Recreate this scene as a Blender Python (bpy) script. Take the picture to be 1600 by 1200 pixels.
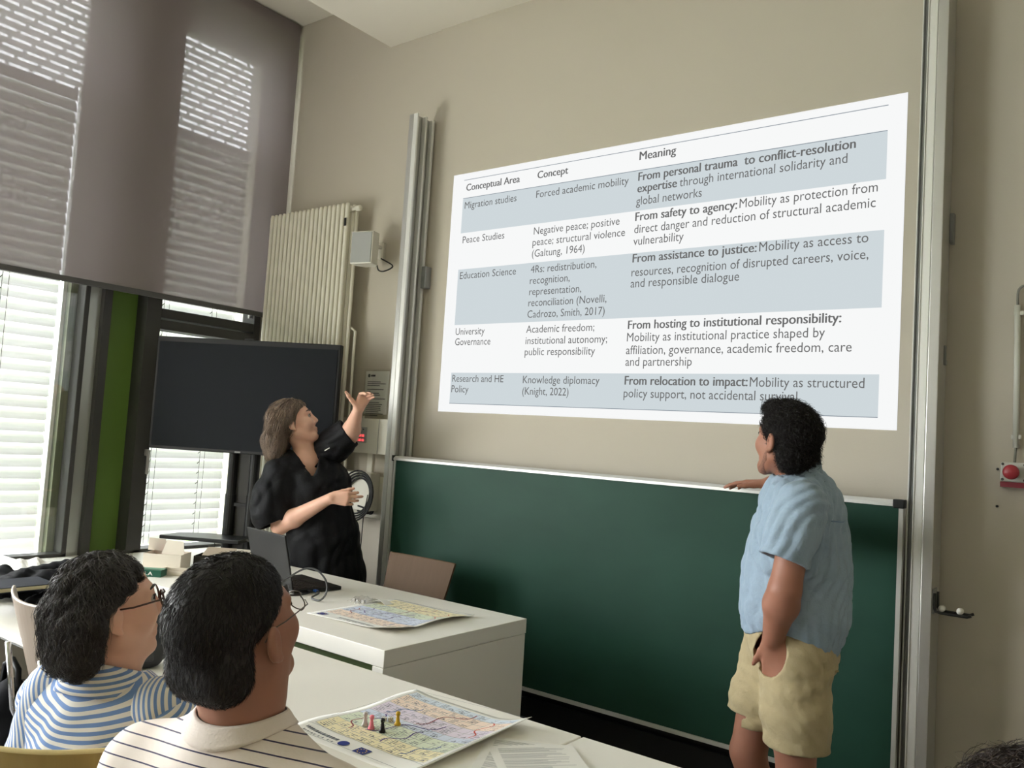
import bpy, math, random
import numpy as np
from mathutils import Vector, Matrix

for _o in list(bpy.data.objects):
    bpy.data.objects.remove(_o, do_unlink=True)
SC = bpy.context.scene
COL = SC.collection

# ------------------------------------------------------------ camera
CAM_H = 1.5
FPX = 1311.643
RIGHT = np.array([0.79625588, 0.60170626, 0.06265896])
DOWN = np.array([0.01119848, 0.08889734, -0.99597784])
FWD = np.array([-0.60485632, 0.7937549, 0.06404683])
cam_d = bpy.data.cameras.new('camera')
cam_d.sensor_width = 36.0
cam_d.lens = FPX / 1600.0 * 36.0
cam_d.clip_start = 0.05
cam = bpy.data.objects.new('camera', cam_d)
COL.objects.link(cam)
cam.matrix_world = Matrix(((RIGHT[0], -DOWN[0], -FWD[0], 0), (RIGHT[1], -DOWN[1], -FWD[1], 0),
                           (RIGHT[2], -DOWN[2], -FWD[2], CAM_H), (0, 0, 0, 1)))
SC.camera = cam

# ------------------------------------------------------------ daylight
world = bpy.data.worlds.new('overcast_sky')
SC.world = world
world.use_nodes = True
wn = world.node_tree.nodes
wn['Background'].inputs['Color'].default_value = (0.93, 0.97, 1.0, 1)
wn['Background'].inputs['Strength'].default_value = 14.0


def area(name, loc, rot, sx, sy, power, col):
    l = bpy.data.lights.new(name, 'AREA')
    l.shape = 'RECTANGLE'
    l.size, l.size_y = sx, sy
    l.energy = power
    l.color = col
    o = bpy.data.objects.new(name, l)
    COL.objects.link(o)
    o.location = loc
    o.rotation_euler = rot
    return o


# daylight entering through the rear window, plus a lamp at the added middle window
area('daylight_rear_window', (-4.9, -2.9, 2.4), (0, math.radians(-112), 0), 3.2, 3.2, 50, (1.0, 0.975, 0.93))
area('added_middle_light', (-4.88, 0.5, 1.45), (0, math.radians(-118), 0), 1.4, 1.6, 88, (1.0, 0.975, 0.93))  # lamp added out of view for grazing light on front wall and ceiling

SC.view_settings.view_transform = 'Standard'
SC.view_settings.look = 'None'
SC.view_settings.exposure = 0.08
SC.view_settings.gamma = 1.0
SC.view_settings.use_curve_mapping = False
SC.cycles.max_bounces = 10
SC.cycles.diffuse_bounces = 6
SC.cycles.transparent_max_bounces = 16
SC.cycles.sample_clamp_indirect = 6.0
SC.cycles.use_denoising = True
SC.cycles.caustics_reflective = False
SC.cycles.caustics_refractive = False


# ------------------------------------------------------------ measuring helpers
def W(px, py, d):
    """point seen at pixel (px, py) at optical depth d"""
    c = RIGHT * ((px - 800) / FPX * d) + DOWN * ((py - 600) / FPX * d) + FWD * d
    return np.array([c[0], c[1], c[2] + CAM_H])


def on_y(px, py, y):
    v = W(px, py, 1.0) - [0, 0, CAM_H]
    v = v * (y / v[1])
    return np.array([v[0], v[1], v[2] + CAM_H])


def on_z(px, py, z):
    v = W(px, py, 1.0) - [0, 0, CAM_H]
    v = v * ((z - CAM_H) / v[2])
    return np.array([v[0], v[1], v[2] + CAM_H])


def lin(r, g, b):
    f = lambda c: (c / 255 / 12.92) if c / 255 <= 0.04045 else ((c / 255 + 0.055) / 1.055) ** 2.4
    return (f(r), f(g), f(b), 1.0)


# ------------------------------------------------------------ materials
MATS = {}


def mat(name, col, rough=0.6, metal=0.0, spec=0.5, noise=0.0, nscale=8.0, bump=0.0, bscale=60.0, emit=None, estr=1.0,
        trans=0.0, alpha=1.0, sss=0.0, sheen=0.0, coat=0.0, aniso=None):
    if name in MATS:
        return MATS[name]
    m = bpy.data.materials.new(name)
    m.use_nodes = True
    nt = m.node_tree
    b = nt.nodes['Principled BSDF']
    b.inputs['Base Color'].default_value = col
    b.inputs['Roughness'].default_value = rough
    b.inputs['Metallic'].default_value = metal
    b.inputs['Specular IOR Level'].default_value = spec
    b.inputs['Transmission Weight'].default_value = trans
    b.inputs['Alpha'].default_value = alpha
    b.inputs['Coat Weight'].default_value = coat
    b.inputs['Sheen Weight'].default_value = sheen
    if sss:
        b.inputs['Subsurface Weight'].default_value = sss
        b.inputs['Subsurface Radius'].default_value = (0.012, 0.005, 0.003)
    if emit is not None:
        b.inputs['Emission Color'].default_value = emit
        b.inputs['Emission Strength'].default_value = estr
    tc = nt.nodes.new('ShaderNodeTexCoord')
    if noise > 0:
        n = nt.nodes.new('ShaderNodeTexNoise')
        n.inputs['Scale'].default_value = nscale
        n.inputs['Detail'].default_value = 5
        mp = nt.nodes.new('ShaderNodeMapping')
        if aniso:
            mp.inputs['Scale'].default_value = aniso
        nt.links.new(tc.outputs['Object'], mp.inputs['Vector'])
        nt.links.new(mp.outputs['Vector'], n.inputs['Vector'])
        r = nt.nodes.new('ShaderNodeMapRange')
        r.inputs['From Min'].default_value = 0.25
        r.inputs['From Max'].default_value = 0.75
        r.inputs['To Min'].default_value = 1 - noise
        r.inputs['To Max'].default_value = 1 + noise
        mx = nt.nodes.new('ShaderNodeVectorMath')
        mx.operation = 'SCALE'
        mx.inputs[0].default_value = col[:3]
        nt.links.new(n.outputs['Fac'], r.inputs['Value'])
        nt.links.new(r.outputs['Result'], mx.inputs['Scale'])
        nt.links.new(mx.outputs['Vector'], b.inputs['Base Color'])
    if bump > 0:
        n2 = nt.nodes.new('ShaderNodeTexNoise')
        n2.inputs['Scale'].default_value = bscale
        n2.inputs['Detail'].default_value = 4
        nt.links.new(tc.outputs['Object'], n2.inputs['Vector'])
        bp = nt.nodes.new('ShaderNodeBump')
        bp.inputs['Strength'].default_value = bump
        bp.inputs['Distance'].default_value = 0.01
        nt.links.new(n2.outputs['Fac'], bp.inputs['Height'])
        nt.links.new(bp.outputs['Normal'], b.inputs['Normal'])
    MATS[name] = m
    return m


def emit_mat(name, col, strength=1.0):
    m = bpy.data.materials.new(name)
    m.use_nodes = True
    nt = m.node_tree
    nt.nodes.remove(nt.nodes['Principled BSDF'])
    e = nt.nodes.new('ShaderNodeEmission')
    e.inputs['Color'].default_value = col
    e.inputs['Strength'].default_value = strength
    nt.links.new(e.outputs[0], nt.nodes['Material Output'].inputs['Surface'])
    return m


def glass_mat(name, tint=(1, 1, 1, 1), refl=0.08):
    m = bpy.data.materials.new(name)
    m.use_nodes = True
    nt = m.node_tree
    nt.nodes.remove(nt.nodes['Principled BSDF'])
    t = nt.nodes.new('ShaderNodeBsdfTransparent')
    t.inputs['Color'].default_value = tint
    g = nt.nodes.new('ShaderNodeBsdfGlossy')
    g.inputs['Roughness'].default_value = 0.02
    mx = nt.nodes.new('ShaderNodeMixShader')
    mx.inputs['Fac'].default_value = refl
    nt.links.new(t.outputs[0], mx.inputs[1])
    nt.links.new(g.outputs[0], mx.inputs[2])
    nt.links.new(mx.outputs[0], nt.nodes['Material Output'].inputs['Surface'])
    return m


def fabric_mat(name, col, transl, transp, tcol=None):
    """thin cloth or slat that lets some light through"""
    m = bpy.data.materials.new(name)
    m.use_nodes = True
    nt = m.node_tree
    nt.nodes.remove(nt.nodes['Principled BSDF'])
    d = nt.nodes.new('ShaderNodeBsdfDiffuse')
    d.inputs['Color'].default_value = col
    t = nt.nodes.new('ShaderNodeBsdfTranslucent')
    t.inputs['Color'].default_value = tcol or col
    mx = nt.nodes.new('ShaderNodeMixShader')
    mx.inputs['Fac'].default_value = transl
    nt.links.new(d.outputs[0], mx.inputs[1])
    nt.links.new(t.outputs[0], mx.inputs[2])
    out = mx.outputs[0]
    if transp > 0:
        tr = nt.nodes.new('ShaderNodeBsdfTransparent')
        mx2 = nt.nodes.new('ShaderNodeMixShader')
        mx2.inputs['Fac'].default_value = transp
        nt.links.new(out, mx2.inputs[1])
        nt.links.new(tr.outputs[0], mx2.inputs[2])
        out = mx2.outputs[0]
    nt.links.new(out, nt.nodes['Material Output'].inputs['Surface'])
    return m


def stripe_mat(name, base, stripe, direction, period, width, offset=0.0, rough=0.8, wob=0.0, bump=0.25, lateral=None, slope=0.0):
    """cloth with printed stripes along planes perpendicular to `direction`"""
    m = mat(name, base, rough, bump=bump, bscale=25, sheen=0.1)
    nt = m.node_tree
    b = nt.nodes['Principled BSDF']
    tc = nt.nodes.new('ShaderNodeTexCoord')
    dt = nt.nodes.new('ShaderNodeVectorMath')
    dt.operation = 'DOT_PRODUCT'
    dt.inputs[1].default_value = direction
    nt.links.new(tc.outputs['Object'], dt.inputs[0])
    src = dt.outputs['Value']
    if lateral is not None:
        d2 = nt.nodes.new('ShaderNodeVectorMath')
        d2.operation = 'DOT_PRODUCT'
        d2.inputs[1].default_value = lateral
        nt.links.new(tc.outputs['Object'], d2.inputs[0])
        ab = nt.nodes.new('ShaderNodeMath')
        ab.operation = 'ABSOLUTE'
        nt.links.new(d2.outputs['Value'], ab.inputs[0])
        am = nt.nodes.new('ShaderNodeMath')
        am.operation = 'MULTIPLY_ADD'
        am.inputs[1].default_value = slope
        nt.links.new(ab.outputs[0], am.inputs[0])
        nt.links.new(src, am.inputs[2])
        src = am.outputs[0]
    if wob:
        nz = nt.nodes.new('ShaderNodeTexNoise')
        nz.inputs['Scale'].default_value = 5
        nt.links.new(tc.outputs['Object'], nz.inputs['Vector'])
        ma = nt.nodes.new('ShaderNodeMath')
        ma.operation = 'MULTIPLY_ADD'
        ma.inputs[1].default_value = wob
        nt.links.new(nz.outputs['Fac'], ma.inputs[0])
        nt.links.new(src, ma.inputs[2])
        src = ma.outputs[0]
    a = nt.nodes.new('ShaderNodeMath')
    a.operation = 'MULTIPLY_ADD'
    a.inputs[1].default_value = 1 / period
    a.inputs[2].default_value = offset
    nt.links.new(src, a.inputs[0])
    fr = nt.nodes.new('ShaderNodeMath')
    fr.operation = 'FRACT'
    nt.links.new(a.outputs[0], fr.inputs[0])
    lt = nt.nodes.new('ShaderNodeMath')
    lt.operation = 'LESS_THAN'
    lt.inputs[1].default_value = width
    nt.links.new(fr.outputs[0], lt.inputs[0])
    mx = nt.nodes.new('ShaderNodeMix')
    mx.data_type = 'RGBA'
    mx.inputs['A'].default_value = base
    mx.inputs['B'].default_value = stripe
    nt.links.new(lt.outputs[0], mx.inputs['Factor'])
    nt.links.new(mx.outputs['Result'], b.inputs['Base Color'])
    return m


# ------------------------------------------------------------ mesh builder
class MB:
    def __init__(self):
        self.v, self.f, self.mi, self.m = [], [], [], 0

    def add(self, vs, fs):
        n = len(self.v)
        self.v += [tuple(map(float, p)) for p in vs]
        self.f += [tuple(i + n for i in q) for q in fs]
        self.mi += [self.m] * len(fs)
        return self

    def box(self, a, b):
        x0, y0, z0 = [min(p, q) for p, q in zip(a, b)]
        x1, y1, z1 = [max(p, q) for p, q in zip(a, b)]
        return self.add([(x0, y0, z0), (x1, y0, z0), (x1, y1, z0), (x0, y1, z0), (x0, y0, z1), (x1, y0, z1), (x1, y1, z1), (x0, y1, z1)],
                        [(0, 3, 2, 1), (4, 5, 6, 7), (0, 1, 5, 4), (1, 2, 6, 5), (2, 3, 7, 6), (3, 0, 4, 7)])

    def obox(self, c, ax, ay, az, sx, sy, sz):
        """oriented box: centre, three unit axes, three full sizes"""
        c, ax, ay, az = [np.array(q, float) for q in (c, ax, ay, az)]
        vs = []
        for k in (-.5, .5):
            for (i, j) in ((-.5, -.5), (.5, -.5), (.5, .5), (-.5, .5)):
                vs.append(c + ax * sx * i + ay * sy * j + az * sz * k)
        return self.add(vs, [(0, 3, 2, 1), (4, 5, 6, 7), (0, 1, 5, 4), (1, 2, 6, 5), (2, 3, 7, 6), (3, 0, 4, 7)])

    def quad(self, a, b, c, d):
        return self.add([a, b, c, d], [(0, 1, 2, 3)])

    def prism(self, pts, vec):
        """closed outline pts (list of 3d) extruded by vec"""
        n = len(pts)
        pts = [np.array(p, float) for p in pts]
        vec = np.array(vec, float)
        return self.add(pts + [p + vec for p in pts],
                        [tuple(range(n - 1, -1, -1)), tuple(range(n, 2 * n))] + [(i, (i + 1) % n, n + (i + 1) % n, n + i) for i in range(n)])

    def tube(self, path, r, n=10, cap=True, flat=1.0):
        P = np.array(path, float)
        m = len(P)
        rs = np.full(m, r) if np.isscalar(r) else np.array(r, float)
        T = np.gradient(P, axis=0)
        T /= np.linalg.norm(T, axis=1)[:, None] + 1e-12
        up = np.array([0, 0, 1.0]) if abs(T[0][2]) < 0.9 else np.array([1.0, 0, 0])
        u = np.cross(T[0], up)
        u /= np.linalg.norm(u)
        vs = []
        for i in range(m):
            u = u - T[i] * np.dot(u, T[i])
            u /= np.linalg.norm(u) + 1e-12
            w = np.cross(T[i], u)
            for k in range(n):
                a = 2 * math.pi * k / n
                vs.append(P[i] + rs[i] * (math.cos(a) * u + flat * math.sin(a) * w))
        fs = [(i * n + k, i * n + (k + 1) % n, (i + 1) * n + (k + 1) % n, (i + 1) * n + k) for i in range(m - 1) for k in range(n)]
        if cap:
            fs += [tuple(range(n - 1, -1, -1)), tuple((m - 1) * n + k for k in range(n))]
        return self.add(vs, fs)

    def cyl(self, a, b, r, n=16):
        return self.tube([a, b], r, n)

    def lathe(self, c, prof, n=20, axis=(0, 0, 1)):
        az = np.array(axis, float)
        az /= np.linalg.norm(az)
        t = np.array([1.0, 0, 0]) if abs(az[0]) < 0.9 else np.array([0, 1.0, 0])
        ax = np.cross(t, az)
        ax /= np.linalg.norm(ax)
        ay = np.cross(az, ax)
        c = np.array(c, float)
        vs = [c + az * h + r * (math.cos(2 * math.pi * k / n) * ax + math.sin(2 * math.pi * k / n) * ay) for r, h in prof for k in range(n)]
        m = len(prof)
        fs = [(i * n + k, i * n + (k + 1) % n, (i + 1) * n + (k + 1) % n, (i + 1) * n + k) for i in range(m - 1) for k in range(n)]
        fs += [tuple(range(n - 1, -1, -1)), tuple((m - 1) * n + k for k in range(n))]
        return self.add(vs, fs)

    def grid(self, fn, nu, nv, thick=0.0):
        """sheet fn(u,v)->xyz, u,v in 0..1; thickness downwards along -normal"""
        P = np.array([[fn(i / nu, j / nv) for j in range(nv + 1)] for i in range(nu + 1)], float)
        idx = lambda i, j: i * (nv + 1) + j
        top = P.reshape(-1, 3)
        fs = [(idx(i, j), idx(i + 1, j), idx(i + 1, j + 1), idx(i, j + 1)) for i in range(nu) for j in range(nv)]
        if not thick:
            return self.add(top, fs)
        du = np.gradient(P, axis=0)
        dv = np.gradient(P, axis=1)
        N = np.cross(du, dv)
        N /= np.linalg.norm(N, axis=2)[..., None] + 1e-12
        bot = (P - N * thick).reshape(-1, 3)
        n = len(top)
        f2 = [tuple(n + q for q in reversed(f)) for f in fs]
        ring = [idx(i, 0) for i in range(nu + 1)] + [idx(nu, j) for j in range(1, nv + 1)] + [idx(i, nv) for i in range(nu - 1, -1, -1)] + [idx(0, j) for j in range(nv - 1, 0, -1)]
        f3 = [(ring[k], n + ring[k], n + ring[(k + 1) % len(ring)], ring[(k + 1) % len(ring)]) for k in range(len(ring))]
        return self.add(np.vstack([top, bot]), fs + f2 + f3)


def curve_path(pts, n=8):
    """rounded path through the given points"""
    P = [np.array(p, float) for p in pts]
    P = [2 * P[0] - P[1]] + P + [2 * P[-1] - P[-2]]
    out = []
    for i in range(1, len(P) - 2):
        for t in np.linspace(0, 1, n, endpoint=False):
            a, b, c, d = P[i - 1], P[i], P[i + 1], P[i + 2]
            out.append(.5 * (2 * b + (c - a) * t + (2 * a - 5 * b + 4 * c - d) * t * t + (3 * b - a - 3 * c + d) * t ** 3))
    out.append(P[-2])
    return out


ORG = {}


def empty(name, label, cat, loc=(0, 0, 0), rz=0.0, group=None):
    o = bpy.data.objects.new(name, None)
    COL.objects.link(o)
    o.empty_display_size = 0.05
    o.location = [float(q) for q in loc]
    o.rotation_euler = (0, 0, rz)
    o['label'] = label
    o['category'] = cat
    if group:
        o['group'] = group
    ORG[o] = (np.array(loc, float), rz)
    return o


def link_mesh(name, me, parent=None, smooth=False, bevel=0.0, bseg=2):
    o = bpy.data.objects.new(name, me)
    COL.objects.link(o)
    if parent is not None:
        o.parent = parent
        ORG[o] = ORG[parent]
    else:
        ORG[o] = (np.zeros(3), 0.0)
    if smooth:
        me.polygons.foreach_set('use_smooth', [True] * len(me.polygons))
    if bevel:
        md = o.modifiers.new('bevel', 'BEVEL')
        md.width = bevel
        md.segments = bseg
        md.limit_method = 'ANGLE'
        md.angle_limit = math.radians(40)
    return o


def obj(name, mb, m, parent=None, smooth=False, bevel=0.0, local=False, label=None, bseg=2, weld=False):
    """one mesh object; world coordinates unless local=True (then in the parent's own frame)"""
    me = bpy.data.meshes.new(name)
    V = np.array(mb.v, float)
    if parent is not None and not local:
        loc, rz = ORG[parent]
        V = V - loc
        if rz:
            c, s = math.cos(-rz), math.sin(-rz)
            V = np.stack([c * V[:, 0] - s * V[:, 1], s * V[:, 0] + c * V[:, 1], V[:, 2]], 1)
    me.from_pydata(V.tolist(), [], mb.f)
    ms = m if isinstance(m, (list, tuple)) else [m]
    for q in ms:
        me.materials.append(q)
    if len(ms) > 1:
        me.polygons.foreach_set('material_index', mb.mi)
    me.update()
    o = link_mesh(name, me, parent, smooth, bevel, bseg)
    if label:
        o['label'] = label
    return o


def recentre(o):
    """put a top-level mesh's origin at the middle of its base"""
    me = o.data
    n = len(me.vertices)
    a = np.empty(n * 3)
    me.vertices.foreach_get('co', a)
    a = a.reshape(-1, 3)
    c = np.array([(a[:, 0].min() + a[:, 0].max()) / 2, (a[:, 1].min() + a[:, 1].max()) / 2, a[:, 2].min()])
    me.vertices.foreach_set('co', (a - c).ravel())
    o.location = c
    me.update()
    return o


def tag(o, label, cat, group=None):
    o['label'] = label
    o['category'] = cat
    if group:
        o['group'] = group
    if o.type == 'MESH':
        recentre(o)
    return o


def struct(name, mb, m, bevel=0.0, parent=None, smooth=False):
    o = obj(name, mb, m, parent, smooth, bevel)
    if parent is None:
        o['kind'] = 'structure'
    return o


def copy_tree(o, parent=None):
    c = o.copy()
    COL.objects.link(c)
    if parent is not None:
        c.parent = parent
    for ch in list(o.children):
        copy_tree(ch, c)
    return c


def text_mb(mb, s, o, ux, uy, width=None, size=None, bold=0.0, lift=0.0, n=None):
    """flat lettering on the plane spanned by unit vectors ux, uy with its baseline starting at o"""
    cu = bpy.data.curves.new('lettering', 'FONT')
    cu.body = s
    cu.size = 1.0
    cu.resolution_u = 3
    to = bpy.data.objects.new('lettering', cu)
    COL.objects.link(to)
    dg = bpy.context.evaluated_depsgraph_get()
    me = bpy.data.meshes.new_from_object(to.evaluated_get(dg))
    V = np.array([v.co[:] for v in me.vertices])
    F = [tuple(p.vertices) for p in me.polygons]
    bpy.data.objects.remove(to, do_unlink=True)
    bpy.data.curves.remove(cu)
    bpy.data.meshes.remove(me)
    if len(V) == 0:
        return mb
    w = V[:, 0].max() - V[:, 0].min()
    sx = (width / w) if width else size
    sy = size if size else sx
    o, ux, uy = [np.array(q, float) for q in (o, ux, uy)]
    nn = np.cross(ux, uy)
    for k, dx in enumerate((0.0, bold, 2 * bold) if bold else (0.0,)):
        P = o + np.outer((V[:, 0] - V[:, 0].min()) * sx + dx * sy, ux) + np.outer(V[:, 1] * sy, uy) + nn * (lift + k * 1e-5)
        mb.add(P, F)
    return mb


# ------------------------------------------------------------ common materials
WALL = mat('painted_plaster', lin(190, 183, 169), 0.85, spec=0.2, noise=0.02, nscale=1.5, bump=0.05, bscale=120)
CEIL = mat('ceiling_paint', lin(228, 223, 210), 0.9, spec=0.2)
ALU = mat('brushed_aluminium', lin(188, 187, 183), 0.36, metal=0.6, noise=0.03, nscale=30, aniso=(1, 1, 0.02))
ALU_D = mat('grey_aluminium', lin(140, 141, 140), 0.45, metal=0.3)
DARK = mat('anthracite_frame', lin(58, 57, 54), 0.5, spec=0.4)
BLACK = mat('black_plastic', lin(24, 24, 26), 0.45, spec=0.4)
BLACKM = mat('black_metal', lin(28, 28, 29), 0.4, metal=0.2)
WHITE = mat('white_laminate', lin(243, 240, 232), 0.33, spec=0.4, noise=0.01, nscale=3)
WHITEP = mat('white_painted_metal', lin(226, 222, 208), 0.4)
CREAM = mat('cream_enamel', lin(228, 224, 210), 0.35, spec=0.45)
PAPER = mat('white_paper', lin(238, 237, 232), 0.75, spec=0.2)
INK = mat('grey_print', lin(70, 72, 78), 0.8)
CHROME = mat('chrome', lin(200, 200, 200), 0.15, metal=1.0)
# ============================================================ THE ROOM
WY = 3.6            # front wall
WX = -4.95          # window plane
SILL = 0.66
FLOORM = mat('dark_linoleum', lin(140, 140, 142), 0.2, spec=0.8, noise=0.08, nscale=14)
struct('floor', MB().box((-5.3, -6, -0.1), (3.4, 3.8, 0)), FLOORM)
struct('wall_front', MB().box((-5.3, WY + 0.012, 0), (3.4, 3.85, 4.6)).box((-3.449, WY, 0), (-0.66, WY + 0.012, 4.0)), WALL)
struct('wall_right', MB().box((3.2, -6, 0), (3.4, WY + 0.01, 4.6)), WALL)
struct('wall_back', MB().box((-5.3, -6.2, 0), (3.4, -6, 4.6)), WALL)
struct('ceiling', MB().box((-3.895, -6, 3.944), (3.2, WY + 0.01, 4.5)).box((-5.3, -6, 4.315), (-3.9, WY + 0.01, 4.5)), CEIL)
wl = MB()
wl.box((-5.25, -6, 0), (WX, WY + 0.01, SILL - 0.04))
wl.box((-5.25, -6, 4.2), (WX, WY + 0.01, 4.6))
wl.box((-5.25, -6, SILL - 0.04), (WX, -4.6, 4.2))
wl.box((-5.25, -1.2, SILL - 0.04), (WX, -0.45, 4.2))
wl.box((-5.25, 1.4, SILL - 0.04), (WX, 1.5, 4.2))
wl.box((-5.25, 3.53, SILL - 0.04), (WX - 0.03, WY + 0.01, 4.2))
struct('wall_left', wl, WALL)
struct('trim_1', MB().box((-5.2, -5.9, SILL - 0.04), (-4.62, 3.59, SILL)), WHITE, bevel=0.004)      # window board
# black lower wall panel below the chalkboard
struct('trim_2', MB().box((-3.40, WY - 0.03, 0), (-0.72, WY, 0.30)).box((-3.40, WY - 0.05, 0), (-0.72, WY - 0.03, 0.2)),
       mat('black_skirting', lin(14, 15, 18), 0.6))
struct('baseboard_front', MB().box((-0.62, WY, 0), (3.2, WY + 0.011, 0.08)), mat('grey_skirting', lin(70, 70, 70), 0.5))

# window wall: coloured mullion panels between the two windows
struct('trim_3', MB().box((-5.0, 2.375, SILL), (-4.97, 2.448, 4.2)), mat('satin_aluminium', lin(176, 178, 170), 0.35, metal=0.6))
struct('trim_4', MB().box((-5.05, 2.448, SILL), (-4.93, 2.497, 4.2)), DARK)
struct('trim_5', MB().box((-5.08, 2.497, SILL), (-5.02, 2.70, 4.2)), mat('green_panel', lin(92, 122, 46), 0.6, noise=0.03, nscale=3))
struct('trim_6', MB().box((-5.08, 2.70, SILL), (-4.90, 2.752, 4.2)), DARK)

GLASS = glass_mat('window_glass')


def window(name, y0, y1, z0, z1, bars, fw=0.05, xin=-4.95, xout=-5.05):
    m = MB()
    m.box((xout, y0, z0), (xin, y0 + fw, z1))
    m.box((xout, y1 - fw, z0), (xin, y1, z1))
    m.box((xout, y0, z0), (xin, y1, z0 + 0.02))
    m.box((xout, y0, z1 - fw), (xin, y1, z1))
    for a, b in bars:
        m.box((xout, y0 + fw, a), (xin, y1 - fw, b))
    w = struct(name, m, DARK, bevel=0.004)
    zs = [z0 + 0.02] + [q for b in bars for q in b] + [z1 - fw]
    for i in range(0, len(zs), 2):
        if zs[i + 1] - zs[i] > 0.07:
            obj('pane', MB().box((xout + 0.04, y0 + fw, zs[i]), (xout + 0.05, y1 - fw, zs[i + 1])), GLASS, w)
    return w


w1 = window('window_1', 1.5, 2.375, SILL, 4.2, [], fw=0.03)
obj('reveal', MB().box((-5.2, 2.31, SILL), (-5.06, 2.372, 4.2)), mat('grey_green_reveal', lin(120, 126, 100), 0.5, noise=0.2, nscale=20, aniso=(8, 8, .3)), w1)
w2 = window('window_2', 2.752, 3.53, SILL, 4.2, [(2.04, 2.10), (2.112, 2.17)], fw=0.05, xin=-4.91)
obj('hinge', MB().cyl((-4.90, 3.44, 2.20), (-4.90, 3.44, 2.27), 0.018), CHROME, w2)
obj('handle', MB().box((-4.91, 2.768, 1.25), (-4.88, 2.79, 1.29)).box((-4.885, 2.77, 1.14), (-4.87, 2.788, 1.29)), ALU, w2, bevel=0.004)
w3 = window('window_3', -4.6, -1.2, SILL, 4.2, [(2.04, 2.10)], fw=0.06)
w4 = window('added_window', -0.45, 1.4, SILL, 4.2, [(2.04, 2.10)], fw=0.06)  # unseen window, added to bring in more light from the front left

struct('lawn', MB().box((-40, -30, -1.2), (-5.6, 40, -1.1)), mat('lawn_grass', lin(96, 120, 58), 0.95, noise=0.2, nscale=4))['kind'] = 'structure'

# ------------------------------------------------------------ exterior venetian blinds
SLAT = fabric_mat('white_slat', lin(226, 226, 222), 0.14, 0.0)
PERF = fabric_mat('bright_perforated_slat', lin(226, 226, 226), 0.40, 0.0)


def venetian(label, y0, y1, ladders, zperf, seed, gap=0.032):
    X = -5.13
    t = empty('venetian_blind', label, 'blind', (X, (y0 + y1) / 2, SILL), group=None)
    rnd = random.Random(seed)
    m = MB()
    z = SILL + 0.03
    while z < zperf:
        tl = math.radians(66 + rnd.uniform(-2.5, 2.5))
        pts = []
        for k in range(6):
            a = (k / 5 - .5)
            w = 0.088 * a
            bow = 0.009 * (1 - 4 * a * a)
            pts.append((X + w * math.cos(tl) * -1 + bow * math.sin(tl), z + 0.035 + w * math.sin(tl) + bow * math.cos(tl)))
        for k in range(5):
            (xa, za), (xb, zb) = pts[k], pts[k + 1]
            m.quad((xa, y0, za), (xa, y1 - gap, za), (xb, y1 - gap, zb), (xb, y0, zb))
        z += 0.068
    obj('slats', m, SLAT, t, smooth=True)
    p = MB()
    pitch, hp, sl = 0.050, 0.128, 0.106
    r = 0
    z = zperf + 0.01
    while z < 4.06:
        p.quad((X, y0, z), (X, y1, z), (X, y1, z + pitch - 0.017), (X, y0, z + pitch - 0.017))
        y = y0 - hp + (r % 3) * hp / 3
        while y < y1:
            a, b = max(y, y0), min(y + hp - sl, y1)
            if b > a:
                p.quad((X, a, z + pitch - 0.017), (X, b, z + pitch - 0.017), (X, b, z + pitch), (X, a, z + pitch))
            y += hp
        z += pitch
        r += 1
    obj('perforated_slats', p, PERF, t)
    h = MB()
    h.box((X - 0.05, y0, 4.07), (X + 0.04, y1, 4.17))
    obj('head_rail', h, ALU_D, t)
    for ly in ladders:
        c = MB()
        for dy in (0, 0.035):
            c.tube([(X + 0.035, ly + dy, SILL + 0.02), (X + 0.035, ly + dy, zperf)], 0.0016, 5)
        zz = SILL + 0.06
        while zz < zperf:
            c.tube([(X + 0.02, ly - 0.006, zz), (X + 0.034, ly, zz + 0.012), (X + 0.03, ly + 0.004, zz + 0.03)], 0.0028, 5)
            zz += 0.068
        obj('ladder_cord', c, mat('grey_cord', lin(90, 90, 88), 0.7), t)
    return t


va = venetian('white slatted exterior blind behind the large left window', 1.48, 2.30, (1.95,), 3.37, 3)
obj('guide_rail', MB().box((-5.14, 2.285, SILL), (-5.10, 2.305, 4.1)), mat('white_rail', lin(235, 235, 230), 0.4), va)
venetian('white slatted exterior blind behind the narrow window with the television', 2.76, 3.50, (2.92, 3.27), 3.37, 4)

# ------------------------------------------------------------ roller blind
rb = empty('roller_blind', 'wide grey brown roller blind half drawn over the tall windows', 'blind', (-4.8, 1.5, 2.2))
fab = MB()
fab.grid(lambda u, v: (-4.80 + 0.004 * math.sin(9 * u) * (1 - v), -0.9 + 4.485 * u, 2.235 + 2.07 * v), 24, 4)
SCRIM = fabric_mat('grey_screen_fabric', lin(146, 136, 137), 0.24, 0.050)
obj('fabric', fab, SCRIM, rb, smooth=True)
obj('bottom_bar', MB().box((-4.812, -0.9, 2.21), (-4.788, 3.585, 2.242)), mat('dark_blind_bar', lin(76, 75, 74), 0.5), rb, bevel=0.003)
obj('roller', MB().cyl((-4.84, -0.9, 4.25), (-4.84, 3.56, 4.25), 0.04, 20), ALU_D, rb, smooth=True)

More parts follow.
